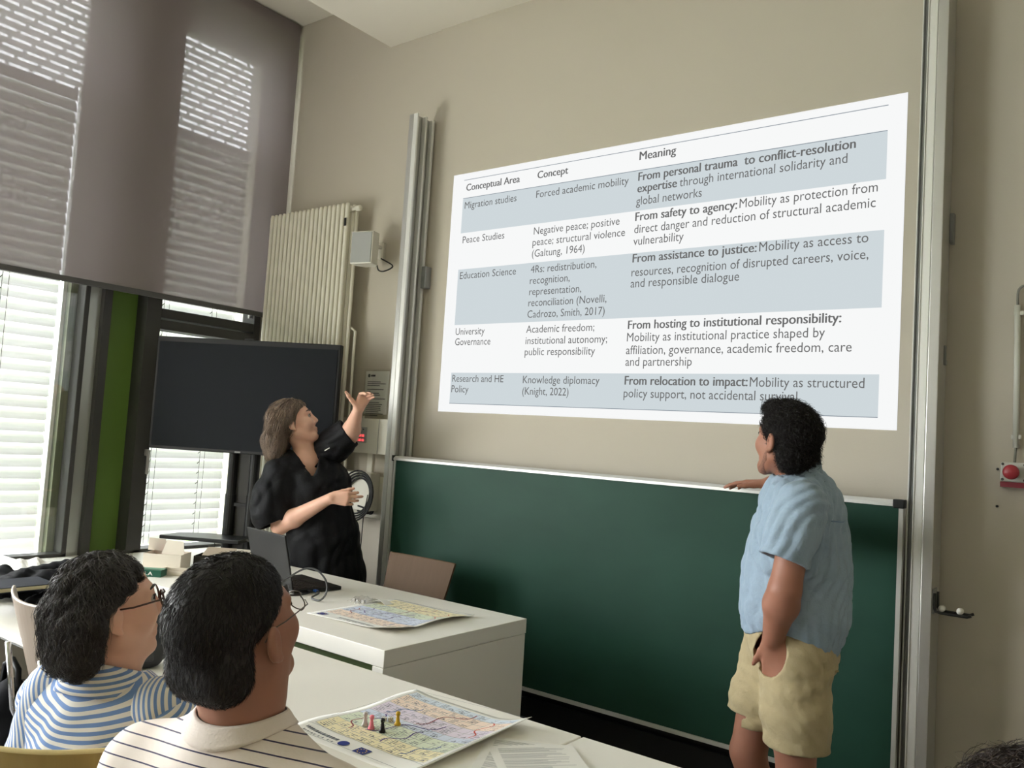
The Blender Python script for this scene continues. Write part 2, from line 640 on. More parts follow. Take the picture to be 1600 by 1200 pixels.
# ------------------------------------------------------------ chalkboard with its two columns
BY = 3.42
BX0, BX1, BZ0, BZ1 = -3.406, -0.7285, 0.277, 1.35
cb = empty('chalkboard', 'wide dark green chalkboard on aluminium columns below the projected slide', 'chalkboard', ((BX0 + BX1) / 2, BY, BZ0))
GREENB = mat('green_enamel', lin(34, 66, 54), 0.5, spec=0.16, noise=0.16, nscale=1.6, aniso=(1, 1, 2.2))
obj('writing_surface', MB().box((BX0 + .012, BY, BZ0 + .012), (BX1 - .012, BY + .022, BZ1 - .014)), GREENB, cb)
FR = mat('pale_aluminium', lin(205, 205, 200), 0.4, metal=0.4)
obj('side_frame', MB().box((BX0, BY - .006, BZ0), (BX0 + .012, BY + .026, BZ1 - .014)), FR, cb)
obj('side_frame', MB().box((BX1 - .016, BY - .006, BZ0), (BX1, BY + .026, BZ1 - .014)), FR, cb)
obj('bottom_frame', MB().box((BX0 + .012, BY - .006, BZ0), (BX1 - .016, BY + .026, BZ0 + .018)), FR, cb)
obj('top_frame', MB().prism([(BX0 - .006, BY - .012, BZ1 - .016), (BX0 - .006, BY - .012, BZ1 - .004), (BX0 - .006, BY + .004, BZ1 + .008), (BX0 - .006, BY + .03, BZ1 + .008), (BX0 - .006, BY + .03, BZ1 - .016)],
                            (BX1 - BX0 - .03, 0, 0)), FR, cb)
for xx in (BX0 - .012, BX1 - .036):
    obj('corner_cap', MB().box((xx, BY - .015, BZ1 - .022), (xx + (.012 if xx < -2 else .04), BY + .032, BZ1 + .011)), BLACK, cb, bevel=0.003)

COLZ = 3.365


def column(label, x0, x1, inner):
    s = 1 if inner == x1 else -1           # direction from the body to the grooved side
    g = inner - s * 0.032
    o_ = x0 if s > 0 else x1
    t = empty('board_column', label, 'column', ((x0 + x1) / 2, 3.5, 0), group=None)
    zt = COLZ
    m = MB().box((o_, 3.43, 0), (g, 3.575, zt))
    obj('post', m, ALU, t, bevel=0.003)
    for (a, b, e) in ((3.43, 3.444, 0.0), (3.50, 3.516, 0.0), (3.560, 3.58, 0.0)):
        obj('guide_flange', MB().box((g, a, 0), (inner + s * e, b, zt)), mat('bright_aluminium', lin(222, 222, 218), 0.35, metal=0.25), t, bevel=0.003)
    return t


cl = column('aluminium chalkboard column at the left, ending below the ceiling', -3.498, -3.43, -3.43)
obj('wall_bracket', MB().box((-3.43, 3.55, 2.345), (-3.392, 3.598, 2.475)), ALU_D, cl, bevel=0.004)
cr = column('aluminium chalkboard column at the right, running out of the top edge', -0.6966, -0.6267, -0.6966)
obj('lip', MB().box((-0.7203, 3.456, 0), (-0.6966, 3.466, COLZ)).box((-0.7203, 3.448, 0), (-0.716, 3.456, COLZ)), ALU_D, cr)
obj('bead', MB().box((-0.7225, 3.446, 0), (-0.7190, 3.457, COLZ)), mat('bright_aluminium', lin(0, 0, 0)), cr)
obj('bead', MB().box((-0.6990, 3.4265, 0), (-0.6955, 3.432, COLZ)), mat('bright_aluminium', lin(0, 0, 0)), cr)
obj('wall_bracket', MB().box((-0.6267, 3.565, 2.36), (-0.612, 3.598, 2.48)).cyl((-0.618, 3.562, 2.37), (-0.618, 3.567, 2.37), 0.006, 8), ALU_D, cr, bevel=0.002)
obj('latch', MB().box((-0.6267, 3.52, 1.90), (-0.620, 3.54, 1.955)).box((-0.6267, 3.52, 1.88), (-0.617, 3.54, 1.90)), ALU_D, cr, bevel=0.002)

# pointer holder on the right column
ph = empty('tool_holder', 'small black wire holder with two white rollers on the right column', 'holder', (-0.60, 3.5, 0.9))
px0 = -0.6267
obj('back_plate', MB().box((px0, 3.44, 0.955), (px0 + .006, 3.50, 1.045)), ALU_D, ph, bevel=0.002)
for yy, zz in ((3.442, 0.962), (3.500, 0.962)):
    a = MB().tube([(px0 + .008, yy, 1.03), (px0 + .009, yy, zz + .012), (px0 + .014, yy, zz + .003), (px0 + .03, yy, zz), (px0 + .115, yy, zz), (px0 + .128, yy, zz + .006)], 0.0052, 8)
    obj('arm', a, BLACKM, ph, smooth=True)
for q in (0.028, 0.088):
    obj('roller', MB().lathe((px0 + q, 3.452, 0.975), [(.001, 0), (.010, .004), (.012, .02), (.010, .036), (.001, .04)], 14, (0, 1, 0)), PAPER, ph, smooth=True)

# ------------------------------------------------------------ emergency switch and conduit on the right wall part
RY = WY + 0.012
es = empty('emergency_switch', 'grey wall box with a round red push button on the right wall', 'switch', (-0.395, RY, 1.48))
c = on_y(1586, 738, RY)
ez = c[2]
ex = c[0]
obj('housing', MB().box((ex - .042, RY - .05, ez - .036), (ex + .045, RY, ez + .036)), mat('light_grey_plastic', lin(186, 186, 178), 0.45), es, bevel=0.006)
RED = mat('red_plastic', lin(150, 46, 54), 0.4, spec=0.4)
obj('push_button', MB().lathe((ex - .004, RY - .05, ez), [(.013, 0), (.013, .018), (.026, .022), (.027, .032), (.020, .040), (.002, .043)], 24, (0, -1, 0)), RED, es, smooth=True)
obj('warning_strip', MB().box((ex - .042, RY - .046, ez - .056), (ex + .045, RY, ez - .037)), mat('dark_red_strip', lin(122, 30, 46), 0.45), es)
for sx in (-.034, .036):
    for sz in (-.028, .028):
        obj('screw', MB().lathe((ex + sx, RY - .0495, ez + sz), [(.005, 0), (.005, .003), (.001, .004)], 10, (0, -1, 0)), DARK, es)
cd = empty('conduit', 'thin light grey cable conduit running up the right wall above the red switch', 'conduit', (ex + .01, RY, 1.6))
ct, cbm = on_y(1591, 478, RY), on_y(1588, 700, RY)
obj('pipe', MB().tube([(cbm[0], RY - .014, cbm[2]), (ct[0], RY - .014, ct[2])], 0.0105, 12), mat('pale_grey_pipe', lin(196, 196, 186), 0.5), cd, smooth=True)
up = [(ct[0], RY - .014, ct[2] - .01), (ct[0], RY - .014, ct[2] + .045), (ct[0] + .008, RY - .014, ct[2] + .066), (ct[0] + .03, RY - .014, ct[2] + .075), (ct[0] + .09, RY - .014, ct[2] + .075)]
obj('cable', MB().tube(curve_path(up), 0.0045, 8).tube([(cbm[0], RY - .014, cbm[2] + .01), (ex, RY - .02, ez + .03)], 0.0045, 8), mat('grey_cable', lin(120, 120, 112), 0.6), cd, smooth=True)
for zz in (ct[2] - .03, cbm[2] + .04):
    obj('clip', MB().box((cbm[0] - .016, RY - .02, zz - .008), (cbm[0] + .016, RY, zz + .008)), mat('pale_grey_pipe', lin(0, 0, 0)), cd, bevel=0.002)
for q, lb in (((1559, 733), 'small dark screw in the wall level with the red push button'), ((1558, 791), 'small dark screw in the bare wall below the red push button')):
    p = on_y(q[0], q[1], RY)
    tag(obj('screw', MB().lathe((p[0], RY, p[2]), [(.005, 0), (.005, .003), (.001, .004)], 10, (0, -1, 0)), BLACK), lb, 'screw')

# ------------------------------------------------------------ radiator
rd = empty('radiator', 'tall cream column radiator on the front wall beside the roller blind', 'radiator', (-4.35, 3.5, 0.3))
RX0, RX1, RYF, RZ0, RZ1 = -4.77, -4.015, 3.46, 0.34, 2.905
n = 19
body = MB()
for k in range(n):
    xx = RX0 + (RX1 - RX0) * k / (n - 1)
    for yy in (RYF, RYF + .055):
        body.tube([(xx, yy, RZ0), (xx, yy, RZ0 + .02), (xx, yy, RZ1 - .02), (xx, yy, RZ1)], [.010, .0145, .0145, .010], 10)
obj('tubes', body, CREAM, rd, smooth=True)
for zz in (RZ0 + .03, RZ1 - .035):
    obj('header', MB().cyl((RX0 - .012, RYF + .028, zz), (RX1 + .012, RYF + .028, zz), .021, 14), CREAM, rd, smooth=True)
obj('valve', MB().cyl((RX1 + .01, RYF + .028, RZ1 - .035), (RX1 + .05, RYF + .028, RZ1 - .035), .011, 10).lathe((RX1 + .05, RYF + .028, RZ1 - .035), [(.016, 0), (.018, .01), (.018, .035), (.013, .042)], 14, (1, 0, 0)), WHITEP, rd, smooth=True)
obj('pipe', MB().tube([(RX1 + .035, RYF + .05, 0.1), (RX1 + .035, RYF + .05, RZ1 - .05)], .011, 10).tube([(RX1 + .075, RYF + .07, 0.1), (RX1 + .075, RYF + .07, 2.1), (RX1 + .01, RYF + .06, 2.14)], .009, 10), CREAM, rd, smooth=True)
obj('vent_tag', MB().box((RX1 - .008, RYF - .016, RZ1 - .15), (RX1 + .012, RYF - .0145, RZ1 - .10)), BLACK, rd)

# ------------------------------------------------------------ loudspeaker on its bracket
SPK = mat('white_speaker_shell', lin(232, 229, 219), 0.45)
sp0 = on_y(560, 388, 3.42)
sp = empty('loudspeaker', 'small white loudspeaker bracketed to the wall above the radiator edge', 'speaker', (sp0[0], 3.5, sp0[2] - .1))
a = math.radians(14)
sx_ = np.array([math.cos(a), math.sin(a), 0])
sy_ = np.array([-math.sin(a), math.cos(a), 0])
sz_ = np.array([0, 0, 1.0])
cs = sp0 + np.array([.03, .04, 0])
shell = MB()
W_, D_, H_ = .155, .115, .20
prof = [(-W_ / 2, -D_ / 2), (W_ / 2, -D_ / 2), (W_ / 2, D_ * .1), (W_ * .22, D_ / 2), (-W_ * .22, D_ / 2), (-W_ / 2, D_ * .1)]
shell.prism([cs + sx_ * p[0] + sy_ * p[1] - sz_ * H_ / 2 for p in prof], sz_ * H_)
obj('cabinet', shell, SPK, sp, bevel=0.006)
obj('grille', MB().obox(cs - sy_ * (D_ / 2 + .002), sx_, sy_, sz_, W_ - .014, .006, H_ - .014), mat('grey_speaker_mesh', lin(176, 178, 176), 0.6, bump=0.5, bscale=700), sp, bevel=0.002)
brp = on_y(598, 393, RY)
obj('bracket', MB().box((brp[0] - .03, RY - .016, brp[2] - .05), (brp[0] + .025, RY, brp[2] + .05)).cyl((brp[0], RY - .06, brp[2] + .02), (brp[0], RY, brp[2] + .02), .012, 10)
    .tube([(brp[0], RY - .06, brp[2] + .02), (cs + sy_ * D_ * .4 + sx_ * .02)], .011, 10).cyl((brp[0] - .028, RY - .05, brp[2] + .03), (brp[0] - .012, RY - .05, brp[2] + .03), .022, 12), SPK, sp, bevel=0.002)
k0 = cs + sx_ * .05 - sz_ * .09 + sy_ * .05
obj('cable', MB().tube(curve_path([k0, k0 + [.03, -.01, -.035], k0 + [.07, 0, -.04], k0 + [.105, .03, -.005], (brp[0] + .012, RY - .02, brp[2] - .05)]), .0045, 8), BLACK, sp, smooth=True)

# ------------------------------------------------------------ notice, control box, wall boxes, cable
nt_ = empty('wall_notice', 'printed white notice in a clear sleeve on the wall left of the column', 'notice', tuple(on_y(589, 650, RY)))
n0, n1 = on_y(573, 580, RY), on_y(604, 648, RY)
obj('sheet', MB().box((n0[0], RY - .003, n1[2]), (n1[0], RY, n0[2])), PAPER, nt_)
pr = MB()
rnd = random.Random(8)
zz = n0[2] - .065
wN = n1[0] - n0[0]
pr.lathe((n0[0] + .03, RY - .0032, n0[2] - .028), [(.011, 0), (.011, .0004)], 12, (0, -1, 0))
pr.box((n0[0] + .045, RY - .0036, n0[2] - .034), (n0[0] + .085, RY - .0032, n0[2] - .022))
for k in range(17):
    if k in (3, 7):
        zz -= .012
    L = wN * rnd.uniform(.5, .8) if k not in (4, 8) else wN * .15
    pr.box((n0[0] + .02, RY - .0036, zz - .004), (n0[0] + .02 + L, RY - .0032, zz))
    zz -= .0115
obj('print', pr, INK, nt_)
obj('clear_sleeve', MB().box((n0[0] - .01, RY - .006, n1[2] - .03), (n1[0] + .012, RY - .005, n0[2] + .01)), glass_mat('clear_plastic', (.97, .97, .96, 1), .06), nt_)

q0, q1 = on_y(540, 652, RY - .06), on_y(603, 711, RY - .06)
cbx = empty('control_box', 'white wall box with a lit push button panel behind the raised arm', 'control panel', ((q0[0] + q1[0]) / 2, RY, q1[2]))
obj('housing', MB().box((q0[0] - .06, RY - .06, q1[2]), (q1[0], RY, q0[2])), WHITEP, cbx, bevel=0.003)
obj('cover_seam', MB().box((q1[0] - .078, RY - .0612, q1[2] + .002), (q1[0] - .075, RY - .06, q0[2] - .002)), ALU_D, cbx)
p0, p1 = on_y(551, 666, RY - .062), on_y(572, 692, RY - .062)
obj('button_plate', MB().box((p0[0] - .03, RY - .064, p1[2]), (p1[0], RY - .06, p0[2])), ALU, cbx, bevel=0.001)
LED = emit_mat('red_led', (1.0, 0.12, 0.12, 1), 0.9)
led = MB()
wb = (p1[0] - p0[0])
for i in range(3):
    for j in range(2):
        led.box((p0[0] + wb * (.30 + .2 * i), RY - .0665, p0[2] - .045 - .027 * j - .016), (p0[0] + wb * (.30 + .2 * i) + wb * .15, RY - .064, p0[2] - .045 - .027 * j))
obj('lit_buttons', led, LED, cbx)
sc_ = MB()
for i in range(3):
    sc_.box((p0[0] + wb * (.35 + .18 * i), RY - .0655, p1[2] + .022), (p0[0] + wb * (.35 + .18 * i) + .006, RY - .064, p1[2] + .029))
for zz in (p0[2] - .015, p1[2] + .012):
    sc_.box((p0[0] + wb * .75, RY - .0655, zz - .003), (p0[0] + wb * .75 + .006, RY - .064, zz + .003))
obj('indicator_dots', sc_, BLACK, cbx)
obj('knob', MB().lathe((p0[0] + wb * .15, RY - .064, p0[2] - .075), [(.008, 0), (.009, .01), (.006, .016)], 12, (0, -1, 0)), BLACK, cbx, smooth=True)
obj('lug', MB().cyl((q0[0] + .13, RY - .03, q0[2]), (q0[0] + .13, RY - .03, q0[2] + .015), .006, 8), WHITEP, cbx)

u0, u1 = on_y(566, 742, RY - .02), on_y(597, 812, RY - .02)
cp = empty('cable_outlet', 'flat white outlet plate with a black cable opening behind the cable loops', 'outlet', ((u0[0] + u1[0]) / 2, RY, u1[2]))
obj('plate', MB().box((u0[0] - .1, RY - .02, u1[2]), (u1[0], RY, u0[2])), WHITEP, cp, bevel=0.003)
g0 = on_y(579, 797, RY - .022)
obj('grommet', MB().lathe((g0[0], RY - .020, g0[2]), [(.028, 0), (.028, .006), (.018, .007), (.016, .002), (.001, .002)], 20, (0, -1, 0)), BLACK, cp, smooth=True)
obj('riser_duct', MB().box((u0[0] + .03, RY - .016, u0[2]), (u0[0] + .075, RY, q1[2])), WHITEP, cp)
v0, v1 = on_y(545, 736, RY - .1), on_y(575, 799, RY - .1)
wb_ = empty('wall_cabinet', 'small white cabinet with a printed strip behind the presenter, below the control box', 'cabinet', ((v0[0] + v1[0]) / 2, RY, v1[2]))
obj('housing', MB().box((v0[0] - .1, RY - .1, v1[2]), (v1[0], RY - .021, v0[2])), WHITEP, wb_, bevel=0.004)
obj('printed_strip', MB().box((v1[0] - .10, RY - .1006, v0[2] - .024), (v1[0] - .015, RY - .1, v0[2] - .014)), INK, wb_)
cbz = MB()
L0 = on_y(574, 745, RY - .14)
for k in range(4):
    rr = .10 + .014 * k
    path = []
    for i in range(33):
        a_ = math.radians(85 - 360 * i / 32)
        path.append((v1[0] - .085 + rr * 1.05 * math.cos(a_), RY - .115 - .006 * k, v1[2] + .085 + rr * 1.05 * math.sin(a_) + .02 * math.cos(a_)))
    cbz.tube(path, .0055, 7)
cbz.tube([(v1[0] - .06, RY - .13, g0[2] + .03), (v1[0] + .0, RY - .10, g0[2] + .012), (g0[0], RY - .03, g0[2] + .004)], .0055, 7)
cbz.tube([(v1[0] - .06, RY - .13, g0[2] + .0), (v1[0] + .0, RY - .10, g0[2] - .012), (g0[0], RY - .03, g0[2] - .006)], .0055, 7)
cbz.tube([(v1[0] + .02, RY - .13, v1[2] + .10), (v1[0] - .01, RY - .125, v1[2] - .02), (v1[0] - .02, RY - .12, v1[2] - .25), (v1[0] - .03, RY - .1, v1[2] - .5)], .003, 6)
tag(obj('cable_bundle', cbz, BLACK, smooth=True), 'coiled bundle of black cables hanging beside the small white cabinet', 'cable')

# ============================================================ THE PROJECTED SLIDE
SX0, SX1, SZ0, SZ1 = -3.265, -0.801, 1.626, 3.012
sl = empty('projected_slide', 'bright projected slide with a three column text table on the wall', 'projection', ((SX0 + SX1) / 2, WY, SZ0))
EW = emit_mat('slide_white', lin(250, 251, 251), 0.92)
EB = emit_mat('slide_band', lin(206, 215, 219), 0.95)
ET = emit_mat('slide_text', lin(104, 104, 104), 1.0)
EL = emit_mat('slide_rule', lin(128, 138, 148), 1.0)
obj('slide_ground', MB().box((SX0, WY - .002, SZ0), (SX1, WY - .0005, SZ1)), EW, sl)
SL = lambda x, y: on_y(680 + x / 2.105, 130 + y / 2.105, WY)
SR = lambda x, y: on_y(960 + x / 2.106, 130 + y / 2.106, WY)
xl, xr = SL(93, 381)[0], SR(900, 155)[0]


def zz2(a, b):
    return (SL(*a)[2] + SR(*b)[2]) / 2


for ta, tb, ba, bb in (((93, 381), (900, 155), (86, 495), (890, 315)), ((75, 615), (883, 482), (63, 795), (873, 740)), ((50, 950), (862, 962), (43, 1049), (857, 1105))):
    obj('row_band', MB().box((xl, WY - .003, zz2(ba, bb)), (xr, WY - .0022, zz2(ta, tb))), EB, sl)
for a_, b_ in (((97, 322), (903, 70)), ((93, 381), (900, 155)), ((43, 1049), (857, 1105))):
    z_ = zz2(a_, b_)
    obj('rule', MB().box((xl, WY - .0036, z_ - .0016), (xr, WY - .0032, z_ + .0016)), EL, sl)
TX = [
    ('L', 1, 'Conceptual Area', 103, 353, 278, 328), ('L', 1, 'Concept', 337, 313, 437, 299), ('L', 0, 'Migration studies', 98, 413, 268, 389),
    ('L', 0, 'Forced academic mobility', 333, 377, 637, 333), ('L', 0, 'Peace Studies', 91, 527, 228, 511), ('L', 0, 'Negative peace; positive', 325, 500, 607, 464),
    ('L', 0, 'peace; structural violence', 321, 536, 625, 502), ('L', 0, '(Galtung, 1964)', 319, 572, 492, 556), ('L', 0, 'Education Science', 82, 643, 266, 631),
    ('L', 0, '4Rs: redistribution,', 315, 625, 531, 606), ('L', 0, 'recognition,', 312, 661, 443, 652), ('L', 0, 'representation,', 310, 697, 481, 688),
    ('L', 0, 'reconciliation (Novelli,', 307, 733, 564, 722), ('L', 0, 'Cadrozo, Smith, 2017)', 304, 771, 558, 762), ('L', 0, 'University', 68, 828, 163, 826),
    ('L', 0, 'Governance', 66, 862, 182, 860), ('L', 0, 'Academic freedom;', 300, 821, 524, 815), ('L', 0, 'institutional autonomy;', 298, 857, 566, 855),
    ('L', 0, 'public responsibility', 295, 894, 526, 894), ('L', 0, 'Research and HE', 57, 982, 225, 984), ('L', 0, 'Policy', 54, 1016, 110, 1018),
    ('L', 0, 'Knowledge diplomacy', 289, 987, 541, 990), ('L', 0, '(Knight, 2022)', 287, 1024, 439, 1028),
    ('R', 1, 'Meaning', 83, 252, 202, 236), ('R', 1, 'From personal trauma  to conflict-resolution', 79, 322, 793, 214), ('R', 1, 'expertise', 76, 361, 205, 342),
    ('R', 0, 'through international solidarity and', 215, 341, 767, 262), ('R', 0, 'global networks', 72, 402, 288, 374), ('R', 1, 'From safety to agency:', 69, 455, 403, 413),
    ('R', 0, 'Mobility as protection from', 412, 411, 867, 357), ('R', 0, 'direct danger and reduction of structural academic', 66, 494, 860, 409), ('R', 0, 'vulnerability', 63, 533, 228, 519),
    ('R', 1, 'From assistance to justice:', 60, 593, 467, 553), ('R', 0, 'Mobility as access to', 477, 552, 836, 526), ('R', 0, 'resources, recognition of disrupted careers, voice,', 57, 633, 836, 582),
    ('R', 0, 'and responsible dialogue', 54, 673, 411, 650), ('R', 1, 'From hosting to institutional responsibility:', 45, 807, 745, 790), ('R', 0, 'Mobility as institutional practice shaped by', 42, 848, 693, 838),
    ('R', 0, 'affiliation, governance, academic freedom, care', 39, 889, 781, 887), ('R', 0, 'and partnership', 37, 929, 255, 931), ('R', 1, 'From relocation to impact:', 34, 992, 437, 997),
    ('R', 0, 'Mobility as structured', 446, 997, 823, 1005), ('R', 0, 'policy support, not accidental survival', 31, 1034, 602, 1046)]
for side, bold, s, ax_, ay_, bx_, by_ in TX:
    f_ = SL if side == 'L' else SR
    A, B = f_(ax_, ay_), f_(bx_, by_)
    zb = (A[2] + B[2]) / 2
    m = text_mb(MB(), s, (A[0], WY - .0032, zb), (1, 0, 0), (0, 0, 1), width=B[0] - A[0], size=0.058 if side == 'L' else 0.062, bold=0.022 if bold else 0.0)
    # keep letter height even while fitting each line's measured width
    obj('text_line', m, ET, sl)
# ============================================================ TABLES, DESK, CHAIRS
TZ = 0.753
dk = empty('teacher_desk', 'long white teacher desk with a dark green front panel in front of the chalkboard', 'desk', (-3.0, 2.5, 0))
obj('desk_top', MB().box((-4.12, 2.085, TZ - .06), (-2.06, 2.907, TZ)), WHITE, dk, bevel=0.002)
obj('end_panel', MB().box((-2.115, 2.085, 0), (-2.062, 2.905, TZ - .0615)), WHITE, dk, bevel=0.002)
obj('end_panel', MB().box((-4.118, 2.085, 0), (-4.065, 2.905, TZ - .0615)), WHITE, dk, bevel=0.002)
obj('front_panel', MB().box((-4.06, 2.14, .08), (-2.12, 2.158, TZ - .062)), mat('dark_green_panel', lin(64, 84, 28), 0.5), dk)
obj('drawer_unit', MB().box((-3.98, 2.3, .1), (-3.55, 2.86, TZ - .065)), WHITE, dk, bevel=0.003)


def student_table(x0, x1, label, y0=1.277, y1=1.89):
    t = empty('student_table', label, 'table', ((x0 + x1) / 2, (y0 + y1) / 2, 0), group=None)
    obj('table_top', MB().box((x0 + .002, y0, TZ - .026), (x1 - .002, y1, TZ)), WHITE, t, bevel=0.004)
    obj('frame', MB().box((x0 + .06, y0 + .05, TZ - .06), (x1 - .06, y0 + .075, TZ - .027)).box((x0 + .06, y1 - .075, TZ - .06), (x1 - .06, y1 - .05, TZ - .027))
        .box((x0 + .06, y0 + .075, TZ - .06), (x0 + .085, y1 - .075, TZ - .027)).box((x1 - .085, y0 + .075, TZ - .06), (x1 - .06, y1 - .075, TZ - .027)), ALU_D, t)
    for lx in (x0 + .075, x1 - .075):
        for ly in (y0 + .065, y1 - .065):
            obj('leg', MB().cyl((lx, ly, 0), (lx, ly, TZ - .06), .017, 14), CHROME, t, smooth=True)
    return t


student_table(-2.436, -1.143, 'white student table under the board game sheet with the small playing pieces')
student_table(-1.143, 0.15, 'white student table under the loose printed papers')
student_table(-3.735, -2.436, 'white student table with chrome legs behind the grey chair at the left')
student_table(-4.60, -3.735, 'white student table under the black jacket beside the window')

TAUPE = mat('taupe_laminate', lin(96, 76, 58), 0.6, spec=0.2, noise=0.05, nscale=10, aniso=(6, 1, 1))
GREIGE = mat('grey_beige_laminate', lin(148, 134, 120), 0.42, noise=0.04, nscale=10, aniso=(6, 1, 1))
OLIVE = mat('olive_laminate', lin(150, 124, 62), 0.4, noise=0.06, nscale=10, aniso=(6, 1, 1))
EDGE = mat('pale_plywood_edge', lin(204, 184, 128), 0.5)


def chair(label, shell, edge, x, y, rz, top=0.86, group=None, straight=False):
    t = empty('chair', label, 'chair', (x, y, 0), rz, group)
    sz = .455

    def back(u, v):
        w = (.195 + .03 * v) if straight else (.155 + .055 * v)
        q = (u - .5) * 2
        curve = (.01 if straight else .045) * q * q
        zz = sz + .10 + (top - sz - .10) * v + (0 if straight else .012 * q * q * v)
        return (w * q, -.205 - .085 * v + curve - .02 * (1 - v) * 0, zz)
    m = MB()
    m.grid(back, 14, 10, .011)
    n0 = len(m.f)
    obj('backrest', m, shell, t, local=True, smooth=False)
    r = MB()
    r.tube([np.array(back(u, 1)) + [0, .0055, .0015] for u in np.linspace(0, 1, 15)], .0058, 6)
    obj('backrest_edge', r, edge, t, local=True, smooth=True)

    def seat(u, v):
        q = (u - .5) * 2
        yy = -.20 + .42 * v
        drop = .03 * max(0, (v - .8) / .2) ** 2
        return (.205 * q, yy, sz + .004 * q * q - drop + .02 * (1 - v) ** 3)
    obj('seat', MB().grid(seat, 12, 12, .012), shell, t, local=True)
    for s in (-1, 1):
        obj('leg', MB().tube([(s * .205, .20, 0), (s * .195, .17, .22), (s * .185, .14, sz - .025)], .011, 12), CHROME, t, local=True, smooth=True)
        obj('leg', MB().tube([(s * .205, -.25, 0), (s * .195, -.20, .25), (s * .185, -.17, sz - .02)], .011, 12), CHROME, t, local=True, smooth=True)
        obj('back_support', MB().tube([(s * .14, -.10, sz - .02), (s * .14, -.20, sz - .01), (s * .14, -.232, sz + .06), (s * .14, -.265, sz + .28)], .009, 10), CHROME, t, local=True, smooth=True)
    obj('seat_frame', MB().tube([(-.185, .14, sz - .024), (-.185, -.17, sz - .02)], .011, 10).tube([(.185, .14, sz - .024), (.185, -.17, sz - .02)], .011, 10).tube([(-.185, -.1, sz - .022), (.185, -.1, sz - .022)], .009, 10), CHROME, t, local=True, smooth=True)
    return t


chair('taupe laminate chair behind the teacher desk, back against the chalkboard', TAUPE, TAUPE, -2.93, 2.91, math.pi, .862, straight=True)
chair('grey beige chair pushed up to the table left of the woman in blue stripes', GREIGE, GREIGE, -2.80, 1.515, math.radians(-4), .885)
chair('olive wooden chair carrying the woman in the striped shirt', OLIVE, EDGE, -1.76, 0.955, math.radians(36), .885)
chair('dark grey brown chair cut by the left edge, left of the olive chair', mat('dark_taupe_laminate', lin(96, 84, 74), .45), TAUPE, -2.40, 1.00, math.radians(0), .84)
chair('olive wooden chair carrying the man in the cream striped tee, mostly hidden', OLIVE, EDGE, -1.02, 0.66, math.radians(30), .80)

# ============================================================ TELEVISION ON ITS STAND
tvc = W(381, 620, 4.97)
tR = W(525, 620, 4.90) - W(236, 620, 5.03)
tR[2] = 0
tw = np.linalg.norm(tR) 
tR /= tw
tU = np.array([0, 0, 1.0])
tN = np.cross(tR, tU)           # toward the room
th = 0.675
base = tvc - tN * .08
tv = empty('television', 'large black switched off television on a black floor stand', 'television', (base[0], base[1], 0))
obj('body', MB().obox(tvc - tN * .025, tR, tN, tU, tw, .05, th), BLACK, tv, bevel=0.006)
obj('screen', MB().obox(tvc + tN * .001 - tU * .006, tR, tN, tU, tw - .034, .004, th - .05), mat('dark_screen', lin(24, 27, 32), 0.6, spec=0.15), tv)
obj('maker_plate', MB().obox(tvc + tN * .001 - tU * (th / 2 - .009) - tR * .01, tR, tN, tU, .035, .004, .008), mat('grey_plate', lin(130, 130, 130), .4), tv)
obj('camera_lug', MB().obox(tvc - tN * .02 + tU * (th / 2 + .004), tR, tN, tU, .06, .02, .012), BLACK, tv, bevel=0.002)
pz = tvc[2]
for s, nm in ((-.075, 'post'), (.06, 'post')):
    b_ = tvc - tN * .10 + tR * s
    obj(nm, MB().cyl((b_[0], b_[1], .05), (b_[0], b_[1], pz + .1), .030, 16).cyl((b_[0], b_[1], .05), (b_[0], b_[1], 1.06), .034, 16), BLACKM, tv, smooth=False)
obj('cable_cover', MB().obox((tvc[0] - tN[0] * .11 - tR[0] * .005, tvc[1] - tN[1] * .11 - tR[1] * .005, .72), tR, tN, tU, .08, .015, 1.2), DARK, tv)
obj('cross_bar', MB().obox((tvc[0] - tN[0] * .10, tvc[1] - tN[1] * .10, 1.0), tR, tN, tU, .14, .03, .02).obox((tvc[0] - tN[0] * .075, tvc[1] - tN[1] * .075, pz), tR, tN, tU, .4, .05, .35), BLACKM, tv)
shp = W(330, 846, 4.84)
sc2 = np.array([tvc[0], tvc[1], 0]) + tN * .03 - tR * .14
obj('shelf', MB().prism([np.array([sc2[0], sc2[1], shp[2]]) + tR * a_ + tN * b_ for a_, b_ in ((-.24, .10), (.24, .10), (.24, -.10), (-.05, -.12), (-.20, -.06))], (0, 0, .022)), BLACKM, tv, bevel=0.004)
obj('cable', MB().tube([np.array([sc2[0], sc2[1], shp[2]]) + tR * .06 + tN * .02, np.array([sc2[0], sc2[1], shp[2] - .06]) + tR * .05, np.array([sc2[0], sc2[1], shp[2] - .14]) + tR * .065 - tN * .05], .003, 6), BLACK, tv)
obj('floor_base', MB().obox((base[0], base[1], .025), tR, tN, tU, .75, .07, .05).obox(np.array([base[0], base[1], .025]) + tR * .34, tR, tN, tU, .07, .34, .05).obox(np.array([base[0], base[1], .025]) - tR * .34, tR, tN, tU, .07, .34, .05), BLACKM, tv, bevel=0.005)

